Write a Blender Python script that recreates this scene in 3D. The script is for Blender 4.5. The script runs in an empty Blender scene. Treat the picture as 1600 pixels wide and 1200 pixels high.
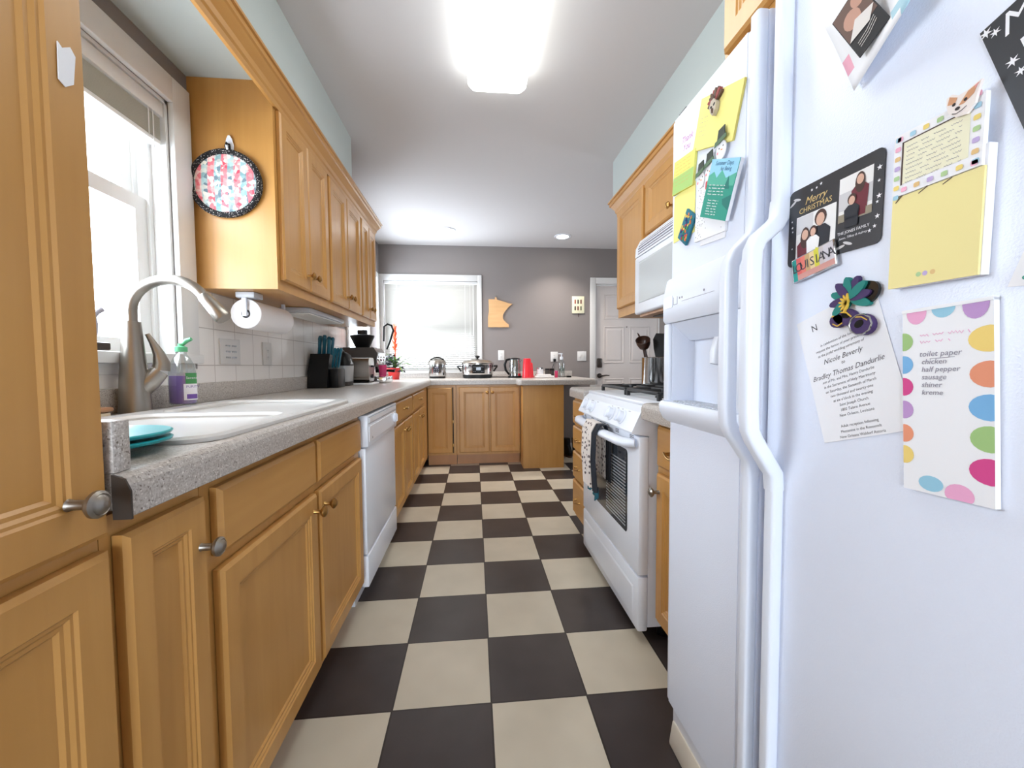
import bpy, bmesh, math, random
from mathutils import Vector, Matrix
from math import pi, sin, cos, radians
random.seed(7)
SC = bpy.context.scene
COL = SC.collection

# ------------------------------------------------------------------ helpers
def L1(c):
    c /= 255.0
    return c / 12.92 if c <= .04045 else ((c + .055) / 1.055) ** 2.4
def rgb(r, g, b):
    return (L1(r), L1(g), L1(b), 1)

class MB:
    """collects shapes into one mesh; .m = material slot, .T = transform"""
    def __init__(s, T=None):
        s.v, s.f, s.mi, s.sm = [], [], [], []
        s.T = T or Matrix()
        s.m = 0
    def add(s, vs, fs, smooth=False):
        b = len(s.v)
        T = s.T
        s.v += [T @ Vector(p) for p in vs]
        for f in fs:
            s.f.append([b + i for i in f]); s.mi.append(s.m); s.sm.append(smooth)
        return s
    def box(s, x0, x1, y0, y1, z0, z1, bev=0, seg=2):
        x0, x1 = min(x0, x1), max(x0, x1); y0, y1 = min(y0, y1), max(y0, y1); z0, z1 = min(z0, z1), max(z0, z1)
        if not bev:
            vs = [(x, y, z) for x in (x0, x1) for y in (y0, y1) for z in (z0, z1)]
            return s.add(vs, [(0, 1, 3, 2), (4, 6, 7, 5), (0, 4, 5, 1), (2, 3, 7, 6), (0, 2, 6, 4), (1, 5, 7, 3)])
        bm = bmesh.new()
        bmesh.ops.create_cube(bm, size=1)
        for v in bm.verts:
            v.co = Vector(((x0 + x1) / 2 + v.co.x * (x1 - x0), (y0 + y1) / 2 + v.co.y * (y1 - y0), (z0 + z1) / 2 + v.co.z * (z1 - z0)))
        bev = min(bev, .49 * min(x1 - x0, y1 - y0, z1 - z0))
        bmesh.ops.bevel(bm, geom=list(bm.edges), offset=bev, segments=seg, profile=.5, affect='EDGES')
        s.addbm(bm, seg > 1); return s
    def addbm(s, bm, smooth=False):
        bm.verts.index_update()
        s.add([v.co.copy() for v in bm.verts], [[v.index for v in f.verts] for f in bm.faces], smooth)
        bm.free()
    def loft(s, rings, cap0=True, cap1=True, closed=True, smooth=True):
        n = len(rings[0]); vs = [p for r in rings for p in r]; fs = []
        for k in range(len(rings) - 1):
            for i in range(n if closed else n - 1):
                j = (i + 1) % n
                fs.append((k * n + i, k * n + j, (k + 1) * n + j, (k + 1) * n + i))
        s.add(vs, fs, smooth)
        if cap0: s.add(rings[0], [list(range(n))[::-1]])
        if cap1: s.add(rings[-1], [list(range(n))])
        return s
    def lathe(s, prof, c=(0, 0, 0), n=24, ax='z', sx=1, sy=1, smooth=True, cap0=True, cap1=True):
        rings = []
        for r, z in prof:
            ring = []
            for i in range(n):
                a = 2 * pi * i / n
                p = (r * cos(a) * sx, r * sin(a) * sy, z)
                if ax == 'x': p = (p[2], p[0], p[1])
                elif ax == '-x': p = (-p[2], -p[0], p[1])
                elif ax == 'y': p = (p[1], p[2], p[0])
                elif ax == '-y': p = (p[0], -p[2], p[1])
                ring.append((c[0] + p[0], c[1] + p[1], c[2] + p[2]))
            rings.append(ring)
        return s.loft(rings, cap0, cap1, True, smooth)
    def tube(s, pts, r, n=10, caps=True, sq=None):
        pts = [Vector(p) for p in pts]
        rs = r if isinstance(r, (list, tuple)) else [r] * len(pts)
        t0 = (pts[1] - pts[0]).normalized()
        up = Vector((0, 0, 1)) if abs(t0.z) < .9 else Vector((1, 0, 0))
        nrm = t0.cross(up).normalized()
        rings = []
        for i, p in enumerate(pts):
            a = pts[max(i - 1, 0)]; b = pts[min(i + 1, len(pts) - 1)]
            t = (b - a).normalized()
            nrm = (nrm - t * nrm.dot(t)).normalized()
            bi = t.cross(nrm)
            k = sq or 1
            rings.append([p + nrm * (rs[i] * cos(2 * pi * j / n)) + bi * (rs[i] * k * sin(2 * pi * j / n)) for j in range(n)])
        return s.loft(rings, caps, caps)
    def prism(s, poly, z0, z1, smooth=False):
        n = len(poly)
        a = [(p[0], p[1], z0) for p in poly]; b = [(p[0], p[1], z1) for p in poly]
        s.add(a + b, [(i, (i + 1) % n, n + (i + 1) % n, n + i) for i in range(n)], smooth)
        s.add(a, [list(range(n))[::-1]]); s.add(b, [list(range(n))])
        return s
    def flat(s, poly, z):
        return s.add([(p[0], p[1], z) for p in poly], [list(range(len(poly)))])
    def ball(s, c, rx, ry=None, rz=None, n=14):
        ry = ry or rx; rz = rz or rx; m = n // 2
        prof = []
        for k in range(m + 1):
            a = -pi / 2 + pi * k / m
            prof.append((max(cos(a), .02), sin(a)))
        rings = [[(c[0] + r * cos(2 * pi * i / n) * rx, c[1] + r * sin(2 * pi * i / n) * ry, c[2] + z * rz) for i in range(n)] for r, z in prof]
        return s.loft(rings)
    def rloft(s, w, h, prof, o=(0, 0), cap=True):
        """concentric rectangles: prof = [(inset, n)]"""
        rings = [[(o[0] + i, o[1] + i, n), (o[0] + w - i, o[1] + i, n), (o[0] + w - i, o[1] + h - i, n), (o[0] + i, o[1] + h - i, n)] for i, n in prof]
        return s.loft(rings, False, cap, True, False)
    def text(s, t, x, y, size, z, shear=0, align='CENTER', ext=0):
        cu = bpy.data.curves.new('t', 'FONT'); cu.body = t; cu.size = size; cu.align_x = align; cu.shear = shear
        cu.resolution_u = 2; cu.extrude = ext
        ob = bpy.data.objects.new('t', cu)
        me = bpy.data.meshes.new_from_object(ob)
        s.add([(v.co.x + x, v.co.y + y, v.co.z + z) for v in me.vertices], [list(p.vertices) for p in me.polygons])
        bpy.data.objects.remove(ob); bpy.data.curves.remove(cu); bpy.data.meshes.remove(me)
        return s

def ell(cx, cy, rx, ry=None, n=16, rot=0):
    ry = ry or rx
    return [(cx + rx * cos(2 * pi * i / n) * cos(rot) - ry * sin(2 * pi * i / n) * sin(rot), cy + rx * cos(2 * pi * i / n) * sin(rot) + ry * sin(2 * pi * i / n) * cos(rot)) for i in range(n)]
def rrect(x0, y0, x1, y1, r, n=4):
    out = []
    for cx, cy, a in ((x1 - r, y0 + r, -pi / 2), (x1 - r, y1 - r, 0), (x0 + r, y1 - r, pi / 2), (x0 + r, y0 + r, pi)):
        out += [(cx + r * cos(a + pi / 2 * k / n), cy + r * sin(a + pi / 2 * k / n)) for k in range(n + 1)]
    return out
def star(cx, cy, R, r, n=5, rot=0):
    return [(cx + (R if k % 2 == 0 else r) * sin(rot + pi * k / n), cy + (R if k % 2 == 0 else r) * cos(rot + pi * k / n)) for k in range(2 * n)]
def rect(x0, y0, x1, y1): return [(x0, y0), (x1, y0), (x1, y1), (x0, y1)]

def FR(o, N, roll=0):
    """frame: local x right, local y up, local z = outward normal N (seen by one who faces the surface)"""
    N = Vector(N).normalized(); V = Vector((0, 0, 1)) if abs(N.z) < .9 else Vector((0, 1, 0)); U = V.cross(N).normalized(); V = N.cross(U)
    if roll:
        c, q = cos(roll), sin(roll); U, V = U * c + V * q, V * c - U * q
    M = Matrix((U, V, N)).transposed().to_4x4(); M.translation = Vector(o)
    return M
XP, XM, YM = (1, 0, 0), (-1, 0, 0), (0, -1, 0)

def wloc(o):
    p = Vector((0, 0, 0))
    while o is not None:
        p += o.location; o = o.parent
    return p
def build(name, mb, mats, parent=None, loc=None):
    if not isinstance(mats, (list, tuple)): mats = [mats]
    base = wloc(parent) if parent else Vector(loc or (0, 0, 0))
    me = bpy.data.meshes.new(name)
    me.from_pydata([v - base for v in mb.v], [], mb.f)
    for m in mats: me.materials.append(m)
    me.polygons.foreach_set('material_index', mb.mi)
    me.polygons.foreach_set('use_smooth', mb.sm)
    me.update()
    bm = bmesh.new(); bm.from_mesh(me)
    bmesh.ops.recalc_face_normals(bm, faces=bm.faces) if getattr(mb, 'fixn', True) else None
    bm.to_mesh(me); bm.free()
    o = bpy.data.objects.new(name, me)
    COL.objects.link(o)
    if parent: o.parent = parent
    else: o.location = base
    if any(mb.sm):
        try: me.set_sharp_from_angle(angle=radians(38))
        except Exception: pass
    return o
def tag(o, label, cat, group=None):
    o['label'] = label; o['category'] = cat
    if group: o['group'] = group
    return o
def thing(name, label, cat, loc, group=None):
    o = bpy.data.objects.new(name, None); COL.objects.link(o); o.location = loc; o.empty_display_size = .05
    return tag(o, label, cat, group)
def solo(name, mb, mats, label, cat, group=None):
    xs = [v.x for v in mb.v]; ys = [v.y for v in mb.v]; zs = [v.z for v in mb.v]
    o = build(name, mb, mats, None, ((min(xs) + max(xs)) / 2, (min(ys) + max(ys)) / 2, min(zs)))
    return tag(o, label, cat, group)
def struct(name, mb, mats, parent=None):
    o = build(name, mb, mats, parent, None)
    if not parent: o['kind'] = 'structure'
    return o

# ------------------------------------------------------------------ materials
def newmat(name):
    m = bpy.data.materials.new(name); m.use_nodes = True
    nt = m.node_tree
    return m, nt, nt.nodes['Principled BSDF']
def mat(name, c, rough=.5, metal=0, spec=None, bump=None, trans=0, alpha=1, coat=0, em=0, emc=None, sss=0):
    m, nt, p = newmat(name)
    p.inputs['Base Color'].default_value = c if len(c) == 4 else (*c, 1)
    p.inputs['Roughness'].default_value = rough; p.inputs['Metallic'].default_value = metal
    if spec is not None: p.inputs['Specular IOR Level'].default_value = spec
    if trans: p.inputs['Transmission Weight'].default_value = trans
    if coat: p.inputs['Coat Weight'].default_value = coat
    p.inputs['Alpha'].default_value = alpha
    if em:
        p.inputs['Emission Color'].default_value = emc or c; p.inputs['Emission Strength'].default_value = em
    if bump:
        tc = nt.nodes.new('ShaderNodeTexCoord'); no = nt.nodes.new('ShaderNodeTexNoise'); bp = nt.nodes.new('ShaderNodeBump')
        no.inputs['Scale'].default_value = bump[0]; bp.inputs['Strength'].default_value = bump[1]; bp.inputs['Distance'].default_value = .002
        nt.links.new(tc.outputs['Object'], no.inputs['Vector']); nt.links.new(no.outputs['Fac'], bp.inputs['Height']); nt.links.new(bp.outputs['Normal'], p.inputs['Normal'])
    return m
def ramp(nt, fac, stops):
    r = nt.nodes.new('ShaderNodeValToRGB')
    els = r.color_ramp.elements
    while len(els) < len(stops): els.new(.5)
    for e, (p, c) in zip(els, stops): e.position = p; e.color = c
    nt.links.new(fac, r.inputs['Fac'])
    return r
def wood(name, a, b, scale, rough=.38):
    m, nt, p = newmat(name)
    tc = nt.nodes.new('ShaderNodeTexCoord'); mp = nt.nodes.new('ShaderNodeMapping'); no = nt.nodes.new('ShaderNodeTexNoise'); n2 = nt.nodes.new('ShaderNodeTexNoise')
    mp.inputs['Scale'].default_value = scale
    nt.links.new(tc.outputs['Object'], mp.inputs['Vector']); nt.links.new(mp.outputs['Vector'], no.inputs['Vector'])
    no.inputs['Scale'].default_value = 1; no.inputs['Detail'].default_value = 5; no.inputs['Distortion'].default_value = .6
    n2.inputs['Scale'].default_value = 3.0; nt.links.new(tc.outputs['Object'], n2.inputs['Vector'])
    mix = nt.nodes.new('ShaderNodeMath'); mix.operation = 'MULTIPLY_ADD'; mix.inputs[1].default_value = .5
    nt.links.new(no.outputs['Fac'], mix.inputs[0])
    h = nt.nodes.new('ShaderNodeMath'); h.operation = 'MULTIPLY'; h.inputs[1].default_value = .5
    nt.links.new(n2.outputs['Fac'], h.inputs[0]); nt.links.new(h.outputs[0], mix.inputs[2])
    r = ramp(nt, mix.outputs[0], [(.3, a), (.7, b)])
    nt.links.new(r.outputs['Color'], p.inputs['Base Color'])
    p.inputs['Roughness'].default_value = rough
    p.inputs['Coat Weight'].default_value = .15; p.inputs['Coat Roughness'].default_value = .25
    return m
WA, WB = rgb(184, 132, 67), rgb(201, 150, 83)
M_wood = wood('maple_wood', WA, WB, (30, 30, 2.2))
M_woodh = wood('maple_wood_flat_grain', WA, WB, (2.2, 2.2, 30))
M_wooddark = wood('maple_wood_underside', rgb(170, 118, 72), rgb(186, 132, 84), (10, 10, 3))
M_board = wood('pale_board_wood', rgb(205, 155, 100), rgb(226, 180, 124), (3, 3, 26))
M_white = mat('white_enamel', rgb(234, 238, 246), .28)
M_fridge = mat('white_textured_enamel', rgb(230, 236, 250), .32, bump=(420, .25))
M_fridge_s = mat('white_smooth_plastic', rgb(228, 233, 244), .3)
M_fridge_g = mat('grey_white_plastic', rgb(196, 200, 206), .4)
M_bisque = mat('bisque_plastic', rgb(222, 214, 200), .4)
M_paint = mat('white_trim_paint', rgb(222, 221, 219), .4)
M_wall = mat('grey_wall_paint', rgb(136, 129, 127), .8, bump=(160, .1))
M_soff = mat('pale_blue_grey_paint', rgb(188, 197, 195), .8)
M_ceil = mat('ceiling_paint', rgb(206, 203, 203), .9)
M_door = mat('door_paint', rgb(232, 224, 220), .45)
M_nickel = mat('brushed_nickel', rgb(158, 152, 144), .36, 1)
M_chrome = mat('polished_steel', rgb(205, 205, 205), .14, 1)
M_steel = mat('warm_steel', rgb(172, 164, 156), .32, 1)
M_brass = mat('antique_brass', rgb(176, 136, 80), .3, 1)
M_black = mat('black_plastic', rgb(14, 14, 15), .4, spec=.3)
M_blackg = mat('black_gloss', rgb(12, 12, 14), .12)
M_dark = mat('painted_gap_shade', rgb(20, 16, 13), .9)  # near-black colour standing in for shade inside a gap
M_iron = mat('cast_iron', rgb(38, 37, 38), .5)
M_dgrey = mat('dark_grey_metal', rgb(84, 78, 74), .35, .6)
M_teal = mat('teal_plastic', rgb(18, 160, 168), .3)
M_tealk = mat('dark_teal_handle', rgb(14, 92, 112), .35)
M_red = mat('red_plastic', rgb(218, 40, 52), .3)
M_redpot = mat('red_pot_plastic', rgb(232, 62, 60), .35)
M_pink = mat('pink_plastic', rgb(240, 90, 150), .15, trans=.5)
M_paper = mat('white_paper', rgb(240, 240, 243), .7)
M_paperw = mat('paper_towel', rgb(246, 244, 244), .9, bump=(300, .4))
M_yel = mat('yellow_paper', rgb(243, 232, 140), .75)
M_yelp = mat('pale_yellow_paper', rgb(240, 226, 158), .75)
M_cream = mat('cream_paper', rgb(238, 234, 204), .75)
M_ink = mat('dark_ink', rgb(70, 68, 74), .7)
M_inkl = mat('pencil_grey', rgb(140, 136, 150), .7)
M_gold = mat('gold_ink', rgb(214, 186, 120), .5)
M_card = mat('charcoal_card', rgb(44, 45, 50), .35)
M_porc = mat('sink_white', rgb(206, 204, 201), .22)
M_green = mat('leaf_green', rgb(88, 138, 58), .5)
M_dkleaf = mat('dark_leaf', rgb(52, 54, 58), .5)
M_orange = mat('orange_bract', rgb(232, 96, 52), .5)
M_brown = mat('dark_brown', rgb(70, 46, 34), .6)
M_amber = mat('brown_amber_plastic', rgb(60, 36, 26), .3)
def pal(*a):
    return [mat('print_%d_%d_%d' % c, rgb(*c), .7) for c in a]

def glassmat(name, tint=(1, 1, 1, 1), gl=.08):
    m = bpy.data.materials.new(name); m.use_nodes = True; nt = m.node_tree; nt.nodes.clear()
    out = nt.nodes.new('ShaderNodeOutputMaterial'); mx = nt.nodes.new('ShaderNodeMixShader'); tr = nt.nodes.new('ShaderNodeBsdfTransparent'); g = nt.nodes.new('ShaderNodeBsdfGlossy')
    tr.inputs['Color'].default_value = tint; g.inputs['Roughness'].default_value = .03; mx.inputs[0].default_value = gl
    nt.links.new(tr.outputs[0], mx.inputs[1]); nt.links.new(g.outputs[0], mx.inputs[2]); nt.links.new(mx.outputs[0], out.inputs[0])
    return m
M_glass = glassmat('window_glass')
M_clear = glassmat('clear_plastic', (.86, .9, .9, 1), .14)
M_purple = glassmat('lavender_soap', (.62, .5, .8, 1), .1)
def transl(name, c, f=.5):
    m = bpy.data.materials.new(name); m.use_nodes = True; nt = m.node_tree; nt.nodes.clear()
    out = nt.nodes.new('ShaderNodeOutputMaterial'); mx = nt.nodes.new('ShaderNodeMixShader'); d = nt.nodes.new('ShaderNodeBsdfDiffuse'); t = nt.nodes.new('ShaderNodeBsdfTranslucent')
    d.inputs['Color'].default_value = c; t.inputs['Color'].default_value = c; mx.inputs[0].default_value = f
    nt.links.new(d.outputs[0], mx.inputs[1]); nt.links.new(t.outputs[0], mx.inputs[2]); nt.links.new(mx.outputs[0], out.inputs[0])
    return m
M_slat = transl('blind_slat', rgb(176, 173, 167), .014)
M_slatg = mat('stacked_slat', rgb(190, 186, 172), .6)
def emis(name, c, s):
    m = bpy.data.materials.new(name); m.use_nodes = True; nt = m.node_tree; nt.nodes.clear()
    out = nt.nodes.new('ShaderNodeOutputMaterial'); e = nt.nodes.new('ShaderNodeEmission')
    e.inputs['Color'].default_value = c; e.inputs['Strength'].default_value = s
    nt.links.new(e.outputs[0], out.inputs[0]); return m
M_lamp = emis('lamp_diffuser', (.96, 1, .97, 1), 3.2)
M_can = emis('recessed_bulb', (1, .93, .84, 1), 14)

# checker floor, tile .3048
TILE = .3048
def floor_mat():
    m, nt, p = newmat('checker_vinyl_tile')
    g = nt.nodes.new('ShaderNodeNewGeometry'); sep = nt.nodes.new('ShaderNodeSeparateXYZ')
    nt.links.new(g.outputs['Position'], sep.inputs[0])
    def mth(op, a, b=None):
        n = nt.nodes.new('ShaderNodeMath'); n.operation = op
        for i, x in enumerate((a, b)):
            if x is None: continue
            if isinstance(x, (int, float)): n.inputs[i].default_value = x
            else: nt.links.new(x, n.inputs[i])
        return n.outputs[0]
    ux = mth('DIVIDE', sep.outputs['X'], TILE); uy = mth('DIVIDE', sep.outputs['Y'], TILE)
    par = mth('MODULO', mth('ADD', mth('ADD', mth('FLOOR', ux), mth('FLOOR', uy)), 100), 2)
    def edge(u):
        f = mth('FRACT', u); return mth('MINIMUM', f, mth('SUBTRACT', 1, f))
    e = mth('MINIMUM', edge(ux), edge(uy))
    seam = mth('LESS_THAN', e, .009)
    no = nt.nodes.new('ShaderNodeTexNoise'); no.inputs['Scale'].default_value = 5; nt.links.new(g.outputs['Position'], no.inputs['Vector'])
    lt = ramp(nt, no.outputs['Fac'], [(.3, rgb(190, 180, 161)), (.7, rgb(202, 192, 173))])
    dk = ramp(nt, no.outputs['Fac'], [(.3, rgb(54, 46, 44)), (.7, rgb(66, 58, 56))])
    mx = nt.nodes.new('ShaderNodeMix'); mx.data_type = 'RGBA'; nt.links.new(par, mx.inputs[0]); nt.links.new(lt.outputs[0], mx.inputs[6]); nt.links.new(dk.outputs[0], mx.inputs[7])
    m2 = nt.nodes.new('ShaderNodeMix'); m2.data_type = 'RGBA'; nt.links.new(seam, m2.inputs[0]); nt.links.new(mx.outputs[2], m2.inputs[6]); m2.inputs[7].default_value = rgb(46, 38, 34)
    nt.links.new(m2.outputs[2], p.inputs['Base Color']); p.inputs['Roughness'].default_value = .36; p.inputs['Specular IOR Level'].default_value = .35
    return m
M_floor = floor_mat()
def counter_mat():
    m, nt, p = newmat('speckled_laminate')
    tc = nt.nodes.new('ShaderNodeTexCoord')
    v1 = nt.nodes.new('ShaderNodeTexVoronoi'); v1.inputs['Scale'].default_value = 420
    n2 = nt.nodes.new('ShaderNodeTexNoise'); n2.inputs['Scale'].default_value = 130; n2.inputs['Detail'].default_value = 3
    for n in (v1, n2): nt.links.new(tc.outputs['Object'], n.inputs['Vector'])
    sp = nt.nodes.new('ShaderNodeSeparateColor'); nt.links.new(v1.outputs['Color'], sp.inputs[0])
    r = ramp(nt, sp.outputs[0], [(0, rgb(112, 100, 92)), (.05, rgb(168, 160, 153)), (.5, rgb(192, 186, 180)), (.92, rgb(198, 192, 187)), (.95, rgb(220, 215, 210))])
    r2 = ramp(nt, n2.outputs['Fac'], [(.3, rgb(205, 200, 195)), (.65, (1, 1, 1, 1))])
    mx = nt.nodes.new('ShaderNodeMix'); mx.data_type = 'RGBA'; mx.blend_type = 'MULTIPLY'; mx.inputs[0].default_value = .5
    nt.links.new(r.outputs[0], mx.inputs[6]); nt.links.new(r2.outputs[0], mx.inputs[7]); nt.links.new(mx.outputs[2], p.inputs['Base Color'])
    p.inputs['Roughness'].default_value = .3
    return m
M_counter = counter_mat()
def tile_mat():
    m, nt, p = newmat('white_wall_tile')
    g = nt.nodes.new('ShaderNodeNewGeometry'); mp = nt.nodes.new('ShaderNodeMapping'); mp.inputs['Rotation'].default_value = (0, radians(90), radians(90))
    b = nt.nodes.new('ShaderNodeTexBrick'); b.offset = 0; b.squash = 1
    sep = nt.nodes.new('ShaderNodeSeparateXYZ'); cb = nt.nodes.new('ShaderNodeCombineXYZ')
    nt.links.new(g.outputs['Position'], sep.inputs[0]); nt.links.new(sep.outputs['Y'], cb.inputs[0]); nt.links.new(sep.outputs['Z'], cb.inputs[1])
    nt.links.new(cb.outputs[0], b.inputs['Vector'])
    b.inputs['Color1'].default_value = rgb(240, 237, 233); b.inputs['Color2'].default_value = rgb(243, 240, 236); b.inputs['Mortar'].default_value = rgb(204, 198, 194)
    b.inputs['Scale'].default_value = 1; b.inputs['Brick Width'].default_value = .152; b.inputs['Row Height'].default_value = .152; b.inputs['Mortar Size'].default_value = .0022
    nt.links.new(b.outputs['Color'], p.inputs['Base Color']); p.inputs['Roughness'].default_value = .2
    return m
M_tile = tile_mat()
def fabric_patch():
    m, nt, p = newmat('patchwork_print')
    tc = nt.nodes.new('ShaderNodeTexCoord'); mp = nt.nodes.new('ShaderNodeMapping'); mp.inputs['Scale'].default_value = (24, 24, 24)
    v = nt.nodes.new('ShaderNodeTexVoronoi'); v.inputs['Scale'].default_value = 3.2; v.inputs['Randomness'].default_value = .9
    w = nt.nodes.new('ShaderNodeTexWave'); w.bands_direction = 'X'; w.inputs['Scale'].default_value = .27; w.inputs['Distortion'].default_value = 1.2
    nt.links.new(tc.outputs['Object'], mp.inputs[0]); nt.links.new(mp.outputs[0], v.inputs['Vector']); nt.links.new(mp.outputs[0], w.inputs['Vector'])
    sp = nt.nodes.new('ShaderNodeSeparateColor'); nt.links.new(v.outputs['Color'], sp.inputs[0])
    a = ramp(nt, sp.outputs[0], [(0, rgb(214, 74, 92)), (.3, rgb(240, 160, 160)), (.55, rgb(240, 226, 214)), (.8, rgb(232, 120, 130))])
    c = ramp(nt, sp.outputs[0], [(0, rgb(120, 160, 165)), (.35, rgb(170, 200, 200)), (.6, rgb(236, 232, 216)), (.9, rgb(110, 130, 140))])
    mx = nt.nodes.new('ShaderNodeMix'); mx.data_type = 'RGBA'
    st = ramp(nt, w.outputs['Fac'], [(.45, (0, 0, 0, 1)), (.55, (1, 1, 1, 1))])
    nt.links.new(st.outputs[0], mx.inputs[0]); nt.links.new(a.outputs[0], mx.inputs[6]); nt.links.new(c.outputs[0], mx.inputs[7])
    nt.links.new(mx.outputs[2], p.inputs['Base Color']); p.inputs['Roughness'].default_value = .9
    return m
M_patch = fabric_patch()
def dots(name, base, dot, scale, thr):
    m, nt, p = newmat(name)
    tc = nt.nodes.new('ShaderNodeTexCoord'); v = nt.nodes.new('ShaderNodeTexVoronoi'); v.inputs['Scale'].default_value = scale; v.inputs['Randomness'].default_value = .5
    nt.links.new(tc.outputs['Object'], v.inputs['Vector'])
    r = ramp(nt, v.outputs['Distance'], [(thr, dot), (thr + .06, base)])
    nt.links.new(r.outputs[0], p.inputs['Base Color']); p.inputs['Roughness'].default_value = .9
    return m
M_polka = dots('black_dotted_binding', rgb(24, 22, 24), rgb(235, 230, 225), 190, .2)
M_towelprint = dots('floral_towel_print', rgb(224, 214, 206), rgb(96, 84, 84), 42, .24)

# ------------------------------------------------------------------ camera
yaw, pitch, roll = radians(5.27), radians(-2.61), radians(-.37)
fwd = Vector((sin(yaw) * cos(pitch), cos(yaw) * cos(pitch), sin(pitch))); rt = Vector((cos(yaw), -sin(yaw), 0)); up = rt.cross(fwd)
r2 = rt * cos(roll) + up * sin(roll); u2 = up * cos(roll) - rt * sin(roll)
cam = bpy.data.cameras.new('camera'); cam.sensor_width = 36; cam.lens = 36 * 633.7 / 1600; cam.clip_start = .02
co = bpy.data.objects.new('camera', cam); COL.objects.link(co)
MW = Matrix((r2, u2, -fwd)).transposed().to_4x4(); MW.translation = Vector((.263, -1.224, 1.055)); co.matrix_world = MW
SC.camera = co

# ------------------------------------------------------------------ room
XL, XR, YB, ZC = -.84, 1.53, 3.70, 2.48
YR = -5.5   # rear wall behind the viewpoint
struct('floor', MB().box(-1.1, 3.3, YR - .15, YB + .15, -.1, 0), M_floor)
struct('ceiling', MB().box(-1.1, 3.3, YR - .15, YB + .15, ZC, ZC + .1), M_ceil)
SW = (-.45, .405, 1.10, 2.02)      # sink window  y0 y1 z0 z1
CW = (2.46, 3.54, 1.02, 2.06)      # corner window in left wall
def wall_holes(x0, x1, a0, a1, z1, holes, axis):
    mb = MB(); cur = a0
    def bx(p, q, r, t):
        if q - p < 1e-4 or t - r < 1e-4: return
        mb.box(x0, x1, p, q, r, t) if axis == 'y' else mb.box(p, q, x0, x1, r, t)
    for h0, h1, hz0, hz1 in holes:
        bx(cur, h0, 0, z1); bx(h0, h1, 0, hz0); bx(h0, h1, hz1, z1); cur = h1
    bx(cur, a1, 0, z1)
    return mb
struct('wall_left', wall_holes(XL - .16, XL, YR, YB, ZC, [(-4.3, -3.1, .4, 2.15), SW, CW], 'y'), M_wall)  # first opening is unseen, added to bring daylight onto the refrigerator
mb = MB()
for a, b in ((-4.3, -3.73), (-3.67, -3.1)): mb.box(XL - .10, XL - .06, a, a + .05, .4, 2.15).box(XL - .10, XL - .06, b - .05, b, .4, 2.15).box(XL - .10, XL - .06, a + .05, b - .05, .4, .45).box(XL - .10, XL - .06, a + .05, b - .05, 2.10, 2.15)
mb.box(XL - .10, XL - .06, -3.73, -3.67, .4, 2.15)
w4 = struct('added_window', mb, M_paint)  # unseen window, added to brighten the refrigerator front
for a, b in ((-4.25, -3.78), (-3.62, -3.15)): struct('pane', MB().box(XL - .082, XL - .079, a, b, .45, 2.10), M_glass, w4)
BW = (-.79, .308, .985, 2.065)
BD = (1.755, 2.60, 0, 2.05)
struct('wall_back', wall_holes(YB, YB + .15, -1.0, 3.15, ZC, [BW, BD], 'x'), M_wall)
struct('wall_right', MB().box(XR, XR + .12, YR, 1.47, 0, ZC), M_wall)
struct('wall_east', wall_holes(3.15, 3.27, 1.35, YB, ZC, [(2.2, 2.65, 1.2, 1.85)], 'y').box(XR + .12, 3.15, 1.35, 1.47, 0, ZC), M_wall)  # window opening here is unseen, added to light the far end
struct('wall_rear', wall_holes(YR - .12, YR, -1.0, XR + .12, ZC, [(-.5, 1.3, .25, 2.15)], 'x'), M_wall)  # opening is unseen, added far back for frontal daylight down the aisle
# soffits above the cabinets
struct('soffit_left', MB().box(XL, -.49, YR, 1.46, 2.185, ZC), M_soff)
struct('soffit_right', MB().box(1.25, XR, YR, 1.62, 2.17, ZC), M_soff)
# white tile between counter splash and cabinets
struct('tile_backsplash', MB().box(XL, XL + .006, .50, 2.40, .99, 1.372).box(XL, XL + .006, -.648, .50, .99, 1.05), M_tile)
# baseboard by the back door
struct('baseboard_back', MB().box(1.17, 1.69, YB - .014, YB, 0, .09), M_paint)

def sash(mb, x0, x1, y0, y1, z0, z1, w):
    mb.box(x0, x1, y0, y0 + w, z0, z1).box(x0, x1, y1 - w, y1, z0, z1).box(x0, x1, y0 + w, y1 - w, z0, z0 + w).box(x0, x1, y0 + w, y1 - w, z1 - w, z1)
# sink window
y0, y1, z0, z1 = SW
mb = MB()
mb.box(XL, XL + .02, y0 - .09, y0, z0 - .02, z1 + .092, .003).box(XL, XL + .02, y1, y1 + .092, z0 - .02, z1 + .092, .003).box(XL, XL + .02, y0, y1, z1, z1 + .092, .003)
mb.box(XL - .16, XL - .002, y0, y0 + .012, z0, z1).box(XL - .16, XL - .002, y1 - .012, y1, z0, z1).box(XL - .16, XL - .002, y0, y1, z1 - .012, z1)
mb.box(XL - .075, XL - .055, y1 - .03, y1 - .012, z0, z1).box(XL - .125, XL - .105, y1 - .03, y1 - .012, z0, z1)
w1 = struct('window_1', mb, M_paint)
struct('sill', MB().box(XL - .16, XL + .04, y0 - .09, y1 + .085, z0 - .03, z0 + .005, .004).box(XL + .001, XL + .016, y0 - .07, y1 + .07, z0 - .065, z0 - .03, .003), M_paint, w1)
mb = MB(); sash(mb, XL - .10, XL - .065, y0 + .012, y1 - .03, z0 + .005, 1.66, .05)
struct('lower_sash', mb, M_paint, w1)
mb = MB(); sash(mb, XL - .14, XL - .11, y0 + .012, y1 - .03, 1.62, z1 - .012, .045)
struct('upper_sash', mb, M_paint, w1)
struct('pane', MB().box(XL - .084, XL - .081, y0 + .05, y1 - .07, z0 + .05, 1.62), M_glass, w1)
struct('pane', MB().box(XL - .127, XL - .124, y0 + .05, y1 - .07, 1.66, z1 - .05), M_glass, w1)
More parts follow.
